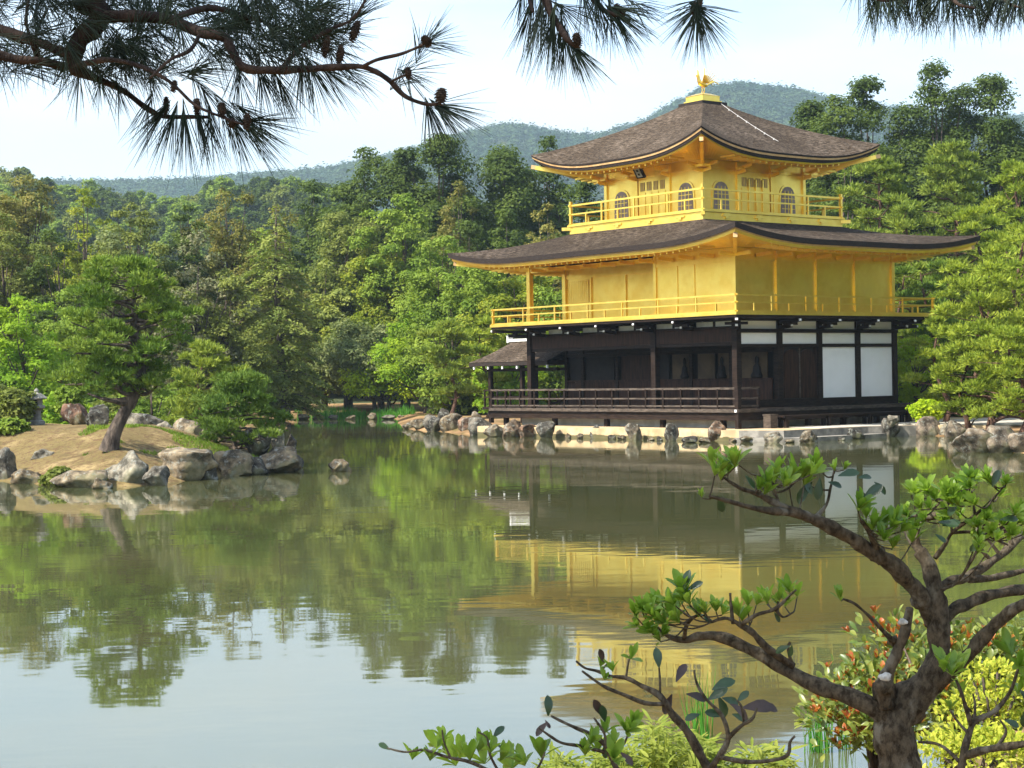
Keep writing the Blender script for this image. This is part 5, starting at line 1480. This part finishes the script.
DARKL = {
 'C': [(720, 496, 85, 22), (812, 482, 130, 30), (820, 478, 100, 26), (802, 478, 55, 22), (828, 482, 20, 20), (838, 476, -15, 26), (858, 478, -10, 18), (858, 488, 60, 22), (862, 500, -35, 30), (874, 482, 40, 22), (726, 468, -60, 20), (745, 475, 55, 20)],
 'A': [(684, 590, -80, 24), (688, 590, -30, 20), (774, 612, 60, 14), (790, 646, 160, 20), (792, 645, 100, 16), (703, 616, 40, 14)],
 'G': [(980, 540, 130, 18), (1000, 520, -10, 22)],
 'H': [(942, 526, -20, 22), (935, 534, 40, 16), (938, 522, 10, 24), (958, 500, 120, 22), (992, 487, -70, 22)],
}
for key, (main, subs) in GB.items():
    if key != 'A': main = [(a, b, c, d * .80) for a, b, c, d in main]
    paths = [rel(knobbly(branch_px(main, 6), rs, .09))] + [rel(knobbly(branch_px(s, 5), rs, .12)) for s in subs]
    mbx = MB()
    for p in paths: mbx.tube(p[:, :3], p[:, 3], 12, rough=.13)
    if key == 'D':
        for (x, y, r) in ((884, 686, 10), (893, 641, 6)): knot(x, y, TD - .06, r, mbx)
    if key == 'C': knot(879, 556, TD - .09, 9, mbx); knot(921, 600, TD - .03, 9.5, mbx)
    lv = Leaves(); dv = Leaves()
    allp = np.vstack([q[:, :3] for q in paths]) + np.array(GT.location[:])
    tw = []
    for (px, py, L) in [t for x_, y_, l_ in ROS.get(key, []) for t in ((x_, y_, l_), (x_ + rs.uniform(-12, 12), y_ + rs.uniform(-4, 11), l_ * .8))[:1 + (rs.rand() < (.95 if key in 'GH' else .6))]]:
        d = TD - .1 + rs.uniform(-.09, .09)
        if key == 'C': d = TD - .12 - max(0, (880 - px)) * .0008 + rs.uniform(-.05, .05)
        if key == 'A': d = TD + .06 + rs.uniform(-.06, .06)
        p = at(px, py + 5, d)
        near = allp[np.argmin(((allp - np.array(p[:])) ** 2).sum(1))]
        L_ = L * (.84 if key in 'GH' else .92) * d / F_PX
        v = np.array(p[:]) - near; dist = np.linalg.norm(v)
        q = near + v * max(0, 1 - L_ * .25 / max(dist, 1e-6))
        mid = (near + q) / 2 + np.array([0, 0, -.12 * dist])
        tw.append(spline([(*near, .0019), (*mid, .0016), (*p, .0013)], 4))
        ax = Vector((v[0] * .6 + rs.uniform(-.02, .02), v[1] * .5 - .01, abs(v[2]) + .045)).normalized()
        rosette(lv, p, ax, L_, rs, k=rs.randint(9, 14), wide=.31, open_=(.15, 1.05))
    for t in tw:
        t = t.copy(); t[:, :3] -= np.array(GT.location[:]); mbx.tube(t[:, :3], t[:, 3], 5)
    bo = mbx.build('branch', M['bark_grey'], GT, smooth=True)
    if key == 'D':
        for (x, y, r, d) in ((903, 622, 5.5, TD - .135), (885, 677, 7, TD - .115)):
            c = at(x, y, d) - GT.location
            v, f = make_ico(2); v = v * (1 + .2 * np.sin(v @ rs.normal(size=3) * 5)[:, None]) * np.array([.95, .4, .62]) * r * d / F_PX
            MB().add([tuple(q + np.array(c[:])) for q in v], [tuple(t) for t in f]).build('lichen_patch', M['lichen_white'], bo, smooth=True)
    for (px, py, a, L) in DARKL.get(key, []): single_leaf(dv, px, py, TD - .16 if key != 'A' else TD + .02, a, L * .85, rs, .42)
    for l_, m_, nm in ((lv, 'leaf_near', 'foliage'), (dv, 'leaf_near_dark', 'old_leaves')):
        if l_.v:
            l_.v = [x - np.array(GT.location[:]) for x in l_.v]; l_.build(nm, m_, bo)

# shrubs of the same leaf lower down --------------------------------------------------
def twig_shrub(name, label, root_px, D, stems, ros, dark, wither, bark='bark_grey', leafL=1.1):
    b = at(root_px[0], root_px[1], D); z = gz(b.x, b.y)
    T = empty(name, (b.x, b.y, z), label, 'shrub'); off = np.array(T.location[:])
    mb = MB(); allp = []
    for s in stems:
        p = knobbly(branch_px(s, 5), rs, .10); allp.append(p[:, :3].copy()); p[:, :3] -= off; mb.tube(p[:, :3], p[:, 3], 8)
    lo = spline([(0, 0, -.05, .022), (.02, .01, (b.z - z) * .5, .018), (b.x - off[0], 0, b.z - z + .02, stems[0][0][3] * D / F_PX)], 5)
    mb.tube(lo[:, :3], lo[:, 3], 8)
    mb.build('stems', M[bark], T, smooth=True)
    allp = np.vstack(allp); lv, dv, wv = Leaves(), Leaves(), Leaves()
    for (px, py, L) in ros:
        d = D + rs.uniform(-.06, .06); p = at(px, py + 4, d)
        near = allp[np.argmin(((allp - np.array(p[:])) ** 2).sum(1))]; v = np.array(p[:]) - near
        rosette(lv, p, (v[0] * .6 + rs.uniform(-.02, .02), v[1] - .01, abs(v[2]) + .04), L * leafL * d / F_PX, rs, k=rs.randint(6, 10), wide=.34)
    for (px, py, a, L) in dark: single_leaf(dv, px, py, D + rs.uniform(-.04, .04), a, L * .9, rs, .46)
    for (px, py, a, L) in wither: single_leaf(wv, px, py, D + rs.uniform(-.04, .04), a, L, rs, .42, .5)
    for l_, m_, nm in ((lv, 'leaf_near', 'foliage'), (dv, 'leaf_near_dark', 'old_leaves'), (wv, 'leaf_wither', 'withered_leaves')):
        if l_.v:
            l_.v = [x - off for x in l_.v]; l_.build(nm, m_, T)
    return T
d1 = 3.2
twig_shrub('sparse_shrub', 'sparse grey stemmed shrub with curled dark leaves at the bottom centre of the photo', (712, 775), d1,
  [[(712, 775, d1, 5.2), (704, 762, d1, 5), (693, 741, d1, 4.6), (683, 726, d1, 4.2), (672, 714, d1, 3.8), (660, 696, d1, 3.4), (642, 686, d1 + .02, 2.6), (626, 678, d1 + .03, 2.2), (610, 676, d1 + .04, 1.8), (597, 671, d1 + .05, 1.6), (585, 668, d1 + .05, 1.3), (576, 661, d1 + .05, 1.1)],
   [(665, 704, d1, 2.4), (645, 703, d1 - .02, 2.2), (622, 694, d1 - .03, 2), (607, 688, d1 - .04, 1.7), (597, 682, d1 - .04, 1.4), (582, 671, d1 - .04, 1.1)],
   [(709, 770, d1 - .02, 3.4), (720, 755, d1 - .04, 3.2), (728, 738, d1 - .05, 2.8), (722, 716, d1 - .06, 2), (706, 699, d1 - .06, 1.6), (697, 684, d1 - .06, 1.3), (694, 670, d1 - .06, 1)],
   [(728, 738, d1 - .05, 2.4), (741, 726, d1 - .07, 2), (752, 719, d1 - .08, 1.6), (757, 708, d1 - .08, 1.1)], [(744, 724, d1 - .06, 1.6), (742, 708, d1 - .07, 1.2), (737, 700, d1 - .07, .9)],
   [(660, 697, d1, 1.6), (660, 682, d1, 1.2), (659, 668, d1, .9)], [(626, 678, d1 + .03, 1.4), (628, 664, d1 + .03, 1), (631, 652, d1 + .03, .8)], [(600, 672, d1 + .04, 1.3), (607, 664, d1 + .04, 1)], [(720, 757, d1 - .04, 2.6), (750, 762, d1 - .1, 2.2), (785, 757, d1 - .12, 2), (790, 742, d1 - .12, 1.6), (795, 736, d1 - .12, 1.2)]],
  [(600, 663, 15), (631, 655, 15), (613, 668, 14), (604, 676, 13)],
  [(659, 668, -95, 22), (708, 700, -35, 26), (712, 690, -30, 28), (718, 696, 70, 26), (722, 698, 20, 22), (737, 702, -40, 18), (700, 714, 165, 18), (732, 714, 20, 20), (724, 716, 190, 22)],
  [(676, 682, -60, 22), (672, 694, 110, 22), (686, 694, 10, 22), (742, 708, -5, 34), (604, 663, -110, 16), (757, 704, 10, 22), (730, 704, 25, 22)])
d2 = 3.0
twig_shrub('sparse_shrub', 'low leafy shrub with thin twigs in the bottom left part of the foreground', (628, 792), d2,
  [[(628, 792, d2, 3.6), (616, 768, d2, 3.2), (606, 746, d2, 2.6), (592, 735, d2, 2.2), (576, 728, d2, 1.8), (563, 722, d2, 1.5), (551, 716, d2, 1.1)],
   [(604, 752, d2, 2), (580, 746, d2 - .03, 1.7), (562, 743, d2 - .04, 1.5), (550, 736, d2 - .04, 1.3), (539, 728, d2 - .04, 1)],
   [(606, 746, d2, 1.8), (604, 733, d2, 1.4), (594, 718, d2, 1.1)], [(612, 760, d2, 1.6), (625, 742, d2 + .03, 1.3), (631, 722, d2 + .03, 1)],
   [(625, 788, d2, 2.4), (560, 785, d2 - .05, 2.2), (500, 774, d2 - .06, 2), (470, 762, d2 - .06, 1.8), (447, 757, d2 - .06, 1.6), (424, 750, d2 - .06, 1.3), (405, 752, d2 - .06, 1.1), (387, 748, d2 - .06, .8)],
   [(500, 774, d2 - .06, 1.6), (490, 755, d2 - .06, 1.3), (487, 738, d2 - .06, 1), (478, 732, d2 - .06, .8)], [(450, 757, d2 - .06, 1.3), (444, 742, d2 - .06, 1), (442, 730, d2 - .06, .8)], [(530, 780, d2 - .05, 1.5), (540, 764, d2 - .05, 1.2), (545, 752, d2 - .05, .9)]],
  [(437, 745, 22), (448, 752, 22), (460, 752, 20), (470, 757, 22), (478, 748, 20), (490, 750, 22), (500, 757, 22), (512, 765, 24), (525, 762, 20), (542, 755, 24), (456, 762, 20), (485, 760, 20), (430, 757, 18), (444, 736, 16), (412, 756, 16), (590, 740, 18), (626, 728, 20), (632, 722, 18), (598, 748, 18), (614, 742, 16), (612, 756, 20), (585, 752, 18), (604, 730, 16)],
  [(548, 716, -85, 22), (390, 750, -150, 15), (493, 738, -50, 18), (497, 745, 30, 18), (605, 722, -100, 20), (606, 742, 95, 18)],
  [(548, 722, 140, 18), (545, 720, 60, 10), (602, 716, -115, 20), (620, 752, 40, 18)])
d3 = 3.35
twig_shrub('sparse_shrub', 'twiggy shrub with a few fresh leaf tufts in the bottom right corner', (958, 790), d3,
  [[(958, 790, d3, 5), (963, 757, d3, 4.2), (968, 737, d3, 3.6), (974, 722, d3, 3.2), (985, 716, d3, 2.8), (996, 710, d3, 2.5), (1010, 692, d3, 2.1), (1017, 672, d3, 1.5), (1022, 655, d3, 1)],
   [(972, 727, d3, 2.6), (966, 708, d3 - .02, 2.1), (961, 692, d3 - .03, 1.8), (956, 680, d3 - .03, 1.2)], [(966, 756, d3, 4.4), (980, 751, d3 - .05, 4.2), (996, 748, d3 - .08, 4), (1024, 744, d3 - .12, 3.8), (1060, 738, d3 - .16, 3.4)],
   [(970, 735, d3, 1.8), (958, 722, d3 + .03, 1.4), (950, 710, d3 + .03, 1)], [(974, 722, d3, 1.8), (975, 705, d3 + .03, 1.3), (973, 694, d3 + .03, 1)], [(960, 762, d3, 2), (940, 745, d3 + .05, 1.7), (918, 742, d3 + .06, 1.2)], [(996, 748, d3 - .08, 2), (1006, 732, d3 - .08, 1.5), (1000, 720, d3 - .08, 1)]],
  [(944, 668, 24), (952, 672, 24), (960, 668, 22), (1012, 652, 26), (1020, 662, 24), (1024, 678, 26), (1018, 690, 22), (1026, 700, 24), (963, 690, 16), (950, 706, 14)],
  [(1020, 690, 50, 26), (1026, 708, 90, 26), (1004, 720, 20, 18)], [])

# bushes on the near bank ----------------------------------------------------------------
def near_bush(name, label, px, ytop, depth, W, Dp, mats, size, n, seed, tips=None, up=.8, zb=None):
    r2 = np.random.RandomState(seed)
    p = at(px, ytop, depth); g = gz(p.x, p.y); H = max(.25, p.z - g)
    T = empty(name, (p.x, p.y, g), label, 'shrub')
    C, R = [], []
    for i in range(26):
        a = i * 2.4; u = math.sqrt((i + .5) / 26) * .88
        x, y = math.cos(a) * u * W / 2, math.sin(a) * u * Dp / 2
        zt = H * math.sqrt(max(.08, 1 - u * u)) * r2.uniform(.80, 1.0)
        cr = .16 * W * r2.uniform(.8, 1.2)
        C.append((x, y, max(.05, zt - cr * .55))); R.append((cr, cr, cr * .6))
        if zt > .4: C.append((x, y, zt * .5)); R.append((cr, cr, cr * .8))
    C, R = np.array(C), np.array(R)
    j = r2.randint(0, len(C), n); d = rand_unit(r2, n); d[:, 2] = np.abs(d[:, 2]) * 1.1 - .15; d /= np.linalg.norm(d, axis=1, keepdims=True)
    pos = C[j] + d * R[j] * r2.uniform(.6, 1.08, n)[:, None]
    D = d * .8 + np.array([0, 0, up]) * r2.rand(n)[:, None] + rand_unit(r2, n) * .6
    nn = np.array([0, -.2, 1.0]) + d * .5 + rand_unit(r2, n) * .5
    V, F = leaf_arrays(pos, D, nn, size * r2.uniform(.6, 1.2, n), size * .46 * r2.uniform(.7, 1.1, n), r2)
    link('foliage', np_mesh('foliage', V, F, M[mats[0]], True), T)
    if tips:
        lv = Leaves(); k = r2.choice(n, tips, replace=False)
        for q in k:
            if d[q, 2] < .15: continue
            rosette(lv, Vector(pos[q] + d[q] * .01), (d[q][0] * .6, d[q][1] * .6, d[q][2] + .7), size * .78, r2, k=5, open_=(.2, .8), wide=.42)
        lv.build('young_leaves', mats[1], T)
    st = MB()
    for i in range(9):
        c = C[i * 2]; st.tube([(0, 0, -.05), (c[0] * .4, c[1] * .4, c[2] * .5), (c[0], c[1], c[2])], [.014, .010, .005], 6)
    st.build('stems', M['bark'], T, smooth=True)
    return T
near_bush('photinia_bush', 'glossy green bush tipped with red young leaves behind the gnarled trunk', 950, 600, 8.6, 1.36, .9, ('leaf_photinia', 'leaf_red'), .064, 2600, 11, 460)
near_bush('photinia_bush', 'smaller red tipped bush left of the gnarled trunk near the reeds', 872, 664, 8.9, .50, .5, ('leaf_photinia', 'leaf_red'), .058, 800, 12, 220)
near_bush('golden_bush', 'bright yellow leaved bush right of the gnarled trunk', 992, 656, 7.6, .46, .45, ('leaf_gold', 'leaf_gold'), .032, 1250, 13)
near_bush('golden_bush', 'lower bright yellow bush at the bottom edge under the twiggy shrub', 978, 724, 6.7, .56, .5, ('leaf_gold', 'leaf_gold'), .032, 1500, 14)
near_bush('photinia_bush', 'red tipped bush cut by the right edge of the photo', 1050, 590, 8.4, 1.0, .9, ('leaf_photinia', 'leaf_red'), .060, 1600, 15, 160)

# dwarf bamboo along the water's edge, one mass
r3 = np.random.RandomState(17)
n = 2900
px = r3.uniform(545, 785, n); dp = r3.uniform(8.5, 9.4, n)
top = 744 + 14 * np.sin(px * .045) + 10 * np.sin(px * .13 + 1) + np.where(px > 700, (px - 700) * .10, 0) + np.where(px < 590, (590 - px) * .7, 0)
P_ = []
for a, b, c in zip(px, dp, top):
    q = at(a, c, b); g = gz(q.x, q.y); P_.append((q.x, q.y, g + (q.z - g) * (r3.rand() ** .55)))
P_ = np.array(P_)
D_ = rand_unit(r3, n) * np.array([1, 1, .35]) + np.array([0, 0, .22]); Nn_ = rand_unit(r3, n) * .4 + np.array([0, -.2, 1.0])
V, F = leaf_arrays(P_, D_, Nn_, r3.uniform(.06, .13, n), r3.uniform(.013, .022, n), r3, .5)
st = []
for i in range(0, n, 6):
    x, y, z = P_[i]; st.append([(x - .003, y, 0 + gz(x, y) - .03), (x + .003, y, gz(x, y) - .03), (x + .002, y, z), (x - .002, y, z)])
st = np.array(st).reshape(-1, 3)
V2 = np.vstack([V, st]); F2 = np.vstack([F, len(V) + quad_faces(len(st))])
props(link('bamboo_grass', np_mesh('bamboo_grass', V2, F2, M['leaf_bamboo'], True)), 'pale green dwarf bamboo leaves massed along the near water edge', 'bamboo grass', kind='stuff')

for (px, py, h, k, sp, lb) in [(822, 752, 62, 42, .035, 'tall upright reed clump standing in the water left of the gnarled trunk'), (846, 748, 56, 20, .03, 'thinner reed clump nearest the gnarled trunk'), (700, 742, 72, 44, .05, 'dark green reed clump behind the sparse grey shrub'), (808, 750, 46, 12, .03, 'few short reed blades left of the tall reed clump')]:
    p = onz(px, py, 0); s = p.y / F_PX
    v = blades(0, 0, -.1, h * s + .1, k, r3, .0045, sp, .22)
    T = link('reed_clump', np_mesh('reed_clump', v, quad_faces(len(v)), M['reed']), None, (p.x, p.y, p.z))
    props(T, lb, 'reeds')

# overhanging pine ------------------------------------------------------------------------
PD = 2.4
rs = np.random.RandomState(31)
tx, ty = -2.7, 1.1
OP = empty('overhanging_pine', (tx, ty, gz(tx, ty)), 'old pine leaning in from outside the frame whose dark needled branches hang across the top', 'tree')
ooff = np.array(OP.location[:])
def orel(path): q = path.copy(); q[:, :3] -= ooff; return q
trk = spline([(tx, ty, gz(tx, ty) - .1, .17), (tx - .05, ty, 1.6, .14), (tx + .05, ty + .02, 2.5, .12), (tx + .15, ty, 3.1, .11), (tx + .05, ty, 4.2, .09), (tx - .1, ty - .1, 5.4, .06), (tx, ty, 6.6, .02)], 6)
top = [(tx + .13, ty, 3.0, .07)] + [(*at(px, py, PD + dz)[:], r) for px, py, dz, r in ((-160, -60, .05, .045), (60, -62, .02, .034), (300, -75, .05, .028), (560, -70, .04, .024), (800, -60, .05, .020), (1060, -45, .05, .012))]
tubes_obj('trunk', [orel(trk), orel(spline(top, 6))], 'bark_pine', OP)
# its own crown overhead keeps the near branches and the gnarled tree in shade
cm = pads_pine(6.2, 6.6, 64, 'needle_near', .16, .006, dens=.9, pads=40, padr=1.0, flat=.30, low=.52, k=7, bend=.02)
cr_o = link('crown', cm[1], OP)
LB = [
 [(60, -62, PD + .02, 16), (84, -25, PD, 14), (84, 0, PD, 12), (97, 8, PD, 11.5), (100, 18, PD, 11), (92, 28, PD, 10.5), (82, 37, PD, 10), (75, 50, PD, 9.5), (74, 62, PD, 9), (80, 71, PD, 7), (100, 80, PD + .02, 3.6), (125, 92, PD + .03, 3.1), (145, 107, PD + .04, 2.8), (162, 116, PD + .05, 2.6), (190, 117, PD + .06, 2.2), (208, 117, PD + .06, 1.8)],
 [(-120, -30, PD + .06, 9), (-40, 15, PD + .03, 7.5), (0, 30, PD + .02, 6.2), (25, 38, PD + .01, 5.6), (50, 47, PD, 5.2), (72, 56, PD, 5)],
 [(-90, 20, PD - .04, 6.5), (0, 55, PD - .03, 4.6), (37, 61, PD - .02, 4.2), (65, 66, PD, 4), (78, 70, PD, 4)],
 [(97, 18, PD, 7), (130, 16, PD - .03, 6.4), (170, 20, PD - .06, 5.8), (200, 32, PD - .08, 5.4), (225, 38, PD - .09, 5.2), (231, 50, PD - .1, 4.6), (242, 66, PD - .11, 4.2), (256, 70, PD - .11, 4.2), (281, 70, PD - .11, 4.4), (306, 69, PD - .1, 3.6), (338, 67, PD - .1, 3.2), (363, 67, PD - .1, 2.8), (378, 73, PD - .1, 2.7), (391, 82, PD - .1, 2.6), (406, 97, PD - .1, 2.3), (426, 104, PD - .1, 1.9), (438, 104, PD - .1, 1.4)],
 [(363, 67, PD - .1, 2), (376, 60, PD - .12, 1.9), (401, 54, PD - .14, 1.6), (418, 47, PD - .15, 1.3), (428, 42, PD - .16, 1)],
 [(281, 70, PD - .11, 2.6), (300, 48, PD - .08, 2.3), (331, 29, PD - .06, 2), (351, 20, PD - .05, 1.6), (362, 6, PD - .05, 1.3), (370, -12, PD - .05, 1)],
 [(170, 20, PD - .06, 4), (200, 9, PD - .02, 3.4), (225, 10, PD, 2.8), (248, 18, PD + .02, 2.2), (270, 24, PD + .03, 1.6), (300, 40, PD + .03, 1.2)],
 [(75, 66, PD, 3.6), (92, 62, PD - .05, 3), (112, 60, PD - .08, 2.6), (140, 66, PD - .1, 2.2), (170, 82, PD - .12, 1.8), (195, 105, PD - .13, 1.5), (222, 117, PD - .14, 1.4), (248, 126, PD - .15, 1.1)],
 [(38, 60, PD, 2.2), (31, 40, PD - .03, 1.9), (26, 20, PD - .05, 1.6), (30, -6, PD - .06, 1.4)], [(40, 60, PD, 2), (36, 35, PD + .03, 1.7), (48, 8, PD + .04, 1.4)],
 [(200, 34, PD - .08, 2.4), (190, 50, PD - .12, 2), (170, 60, PD - .15, 1.6), (150, 78, PD - .17, 1.2)], [(391, 82, PD - .1, 1.5), (398, 78, PD - .12, 1.2), (408, 74, PD - .13, .9)],
]
CB = [[(560, -70, PD + .04, 8), (540, -30, PD, 5), (548, 5, PD - .02, 4), (558, 25, PD - .03, 3.4), (568, 40, PD - .04, 2.8), (577, 47, PD - .04, 2)], [(575, -70, PD + .04, 6), (585, -20, PD, 4), (600, 7, PD, 3), (617, 15, PD, 2.4), (626, 10, PD, 1.6)], [(545, -30, PD, 3), (530, -5, PD - .04, 2.4), (533, 12, PD - .06, 1.6)]]
DB = [[(690, -66, PD + .04, 6), (702, -25, PD, 4), (700, 0, PD, 3), (696, 11, PD, 2.4)]]
RB = [[(850, -58, PD + .05, 6), (870, -25, PD, 4), (905, -8, PD, 3.4), (940, -3, PD, 3), (980, -4, PD, 2.6), (1030, -6, PD, 2.2), (1060, -10, PD, 1.8)], [(905, -8, PD, 2.4), (890, 0, PD - .04, 2), (875, -1, PD - .05, 1.4)], [(950, -4, PD, 2.4), (960, 5, PD - .04, 1.8), (975, 8, PD - .05, 1.2)], [(1000, -5, PD, 2.2), (1010, 4, PD - .04, 1.6), (1022, 8, PD - .05, 1.1)]]

def needle_set(shoots):
    """shoots: (px, py, depth, direction in degrees (0 right, 90 down), count, length px, spread, run px)"""
    out = []
    for px, py, d, ang, n, L, spr, run in shoots:
        n = int(n * .66); spr *= 1.12
        a = math.radians(ang)
        ax = np.array([math.cos(a), rs.uniform(-.45, .45), -math.sin(a)]); ax /= np.linalg.norm(ax)
        tip = np.array(at(px, py, d)[:]); s = d / F_PX
        back = rs.rand(n)[:, None] * run * s
        P0 = tip - ax * back
        D = ax * 1.0 + rand_unit(rs, n) * spr
        D[:, 2] -= .10
        D /= np.linalg.norm(D, axis=1, keepdims=True)
        Ln = L * s * rs.uniform(.72, 1.12, n)[:, None]
        r = .00056 * rs.uniform(.8, 1.2, n)[:, None]
        S = np.cross(D, rand_unit(rs, n)); S /= np.linalg.norm(S, axis=1, keepdims=True); U = np.cross(D, S)
        bend = rand_unit(rs, n) * .05 + np.array([0, 0, -.07])
        P1 = P0 + D * Ln * .5 + bend * Ln * .25; P2 = P0 + D * Ln + bend * Ln
        rings = []
        for Pp, k in ((P0, .9), (P1, 1.0), (P2, .25)):
            for q in range(3):
                an = 2.0944 * q; rings.append(Pp + (S * math.cos(an) + U * math.sin(an)) * r * k)
        out.append(np.stack(rings, 1))
    V = np.concatenate(out); m = len(V)
    f = []
    for i in range(2):
        for q in range(3): f.append((i * 3 + q, i * 3 + (q + 1) % 3, (i + 1) * 3 + (q + 1) % 3, (i + 1) * 3 + q))
    F = (np.arange(m)[:, None, None] * 9 + np.array(f)[None]).reshape(-1, 4)
    return V.reshape(-1, 3) - ooff, F

def cone(px, py, d, ang, Lpx, Wpx, parent):
    a = math.radians(ang); ax = Vector((math.cos(a), rs.uniform(-.3, .3), -math.sin(a))).normalized()
    s = d / F_PX * .85; L, W = Lpx * s, Wpx * s
    u = ax.cross(Vector((.2, 1, .1))).normalized(); w = ax.cross(u)
    c = Vector(np.array(at(px, py, d)[:]) - ooff)
    mb = MB()
    prof = [(t, math.sin(math.pi * (.10 + .86 * t)) ** .8) for t in np.linspace(0, 1, 7)]
    mb.tube([c + ax * L * (t - .5) for t, r in prof], [max(.0004, W * .40 * r) for t, r in prof], 8)
    for k in range(46):
        t = (k + .5) / 46; r = W * .40 * math.sin(math.pi * (.10 + .84 * t)) ** .8; an = k * 2.39996
        o = u * math.cos(an) + w * math.sin(an); tg = ax.cross(o)
        p = c + ax * L * (t - .5) + o * r * .8
        q = p + o * W * .20 + ax * L * .07
        h = W * .17
        mb.add([p - tg * h, p + tg * h, q + tg * h * .8, q - tg * h * .8, q + o * W * .02 - ax * L * .035], [(0, 1, 2, 3), (3, 2, 4), (0, 3, 4), (1, 4, 2), (0, 4, 1)])
    return mb.build('pine_cone', M['cone'], parent)

def add_branch(paths, shoots, cones=()):
    ps = [knobbly(branch_px(p, 5), rs, .08) for p in paths]
    bo = tubes_obj('branch', [orel(p) for p in ps], 'bark_pine', OP, 8)
    V, F = needle_set(shoots)
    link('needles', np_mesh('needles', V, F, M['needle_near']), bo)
    for c in cones: cone(*c, bo)
    return bo
sh = []
def S(px, py, ang, n=60, L=56, spr=.42, run=22, d=PD): sh.append((px, py, d + rs.uniform(-.05, .05), ang, n, L, spr, run))
for a in [(440, 106, 15, 60, 58, .5, 14), (428, 108, 75, 44, 56, .35, 12), (436, 104, 40, 40, 58, .35, 10), (430, 41, -25, 46, 46, .55, 16), (420, 46, -75, 30, 44, .4, 20), (410, 73, 20, 46, 46, .8, 14), (400, 80, -40, 26, 44, .5, 16),
          (312, 72, 65, 60, 58, .35, 22), (325, 70, 35, 46, 56, .35, 22), (346, 68, 20, 40, 50, .4, 18), (300, 72, 100, 40, 50, .4, 20), (352, 20, -55, 40, 46, .6, 22), (340, 30, 0, 40, 46, .6, 22), (365, 2, -60, 30, 44, .5, 20), (330, 48, 30, 36, 46, .6, 20),
          (172, 118, 105, 50, 62, .34, 22), (160, 116, 130, 44, 56, .4, 20), (185, 118, 85, 50, 64, .3, 20), (200, 118, 70, 44, 62, .3, 20), (210, 120, 80, 46, 62, .3, 22), (235, 124, 60, 50, 60, .35, 24), (250, 127, 40, 50, 62, .35, 20), (256, 122, 10, 46, 56, .4, 20), (225, 112, 60, 40, 56, .45, 22), (245, 110, 30, 40, 56, .45, 20), (148, 108, 110, 36, 46, .45, 20),
          (18, 64, 100, 24, 36, .5, 20), (40, 66, 85, 26, 34, .5, 20), (64, 70, 100, 26, 32, .5, 18), (100, 84, 90, 26, 36, .5, 18), (118, 90, 80, 30, 38, .45, 18), (4, 58, 100, 26, 34, .5, 20),
          (205, 92, 55, 40, 54, .45, 24), (262, 80, 75, 44, 56, .4, 22), (280, 82, 60, 44, 56, .4, 22), (240, 80, 80, 40, 52, .45, 22)]: S(*a)
for k in range(125):
    x = rs.uniform(-10, 335); y = rs.uniform(-10, 78) * (1 - max(0, x - 180) / 320)
    S(x, y, rs.uniform(-70, 100), 38, rs.uniform(40, 56), .55, 26, PD + rs.uniform(-.12, .12))
left = add_branch(LB, sh, [(355, 31, PD - .06, 108, 26, 12), (340, 55, PD - .08, 98, 24, 11), (326, 46, PD - .08, 100, 26, 11), (426, 41, PD - .16, 60, 14, 12), (408, 73, PD - .13, 80, 14, 10), (441, 96, PD - .1, 100, 19, 16), (166, 106, PD + .05, 92, 22, 9), (197, 106, PD - .12, 92, 18, 11), (222, 110, PD - .14, 90, 18, 11), (232, 123, PD - .14, 95, 11, 10), (247, 121, PD - .15, 95, 19, 11), (174, 86, PD - .12, 100, 14, 9)])
sh = []
for a in [(575, 48, 55, 70, 52, .35, 16), (566, 44, 85, 50, 48, .4, 20), (552, 24, 100, 70, 62, .28, 26), (540, 14, 97, 70, 66, .25, 30), (530, 12, 105, 60, 54, .3, 24), (562, 30, 88, 60, 60, .28, 26), (548, 6, 95, 50, 64, .3, 24), (600, 8, 65, 50, 52, .4, 20), (617, 16, 45, 56, 54, .4, 18), (624, 10, 15, 50, 52, .5, 18), (612, 14, 78, 40, 48, .4, 18), (640, 4, 25, 30, 44, .5, 20), (585, 2, 80, 46, 56, .4, 26), (520, 0, 110, 26, 36, .4, 20), (600, -6, 100, 40, 50, .5, 26), (570, 10, 30, 44, 50, .6, 24)]: S(*a)
add_branch(CB, sh, [(577, 40, PD - .05, 80, 17, 13), (619, 10, PD, 60, 17, 11)])
sh = []
for a in [(697, 12, 120, 50, 54, .35, 14), (697, 12, 90, 50, 54, .3, 14), (698, 11, 55, 50, 54, .35, 14), (692, 10, 150, 36, 48, .4, 14), (700, 8, 25, 36, 44, .45, 14), (690, 2, 165, 24, 44, .5, 20)]: S(*a)
add_branch(DB, sh, [(695, 8, PD, 95, 16, 11)])
sh = []
for x in np.arange(868, 1050, 7): S(x, rs.uniform(-8, 4), rs.uniform(62, 118), 34, rs.uniform(38, 50), .34, 16)
for x in np.arange(880, 1050, 14): S(x, rs.uniform(-6, 2), rs.uniform(20, 160), 26, rs.uniform(30, 42), .5, 16)
S(858, -14, 105, 16, 42, .3, 16)
add_branch(RB, sh, [(905, -2, PD, 90, 14, 10)])
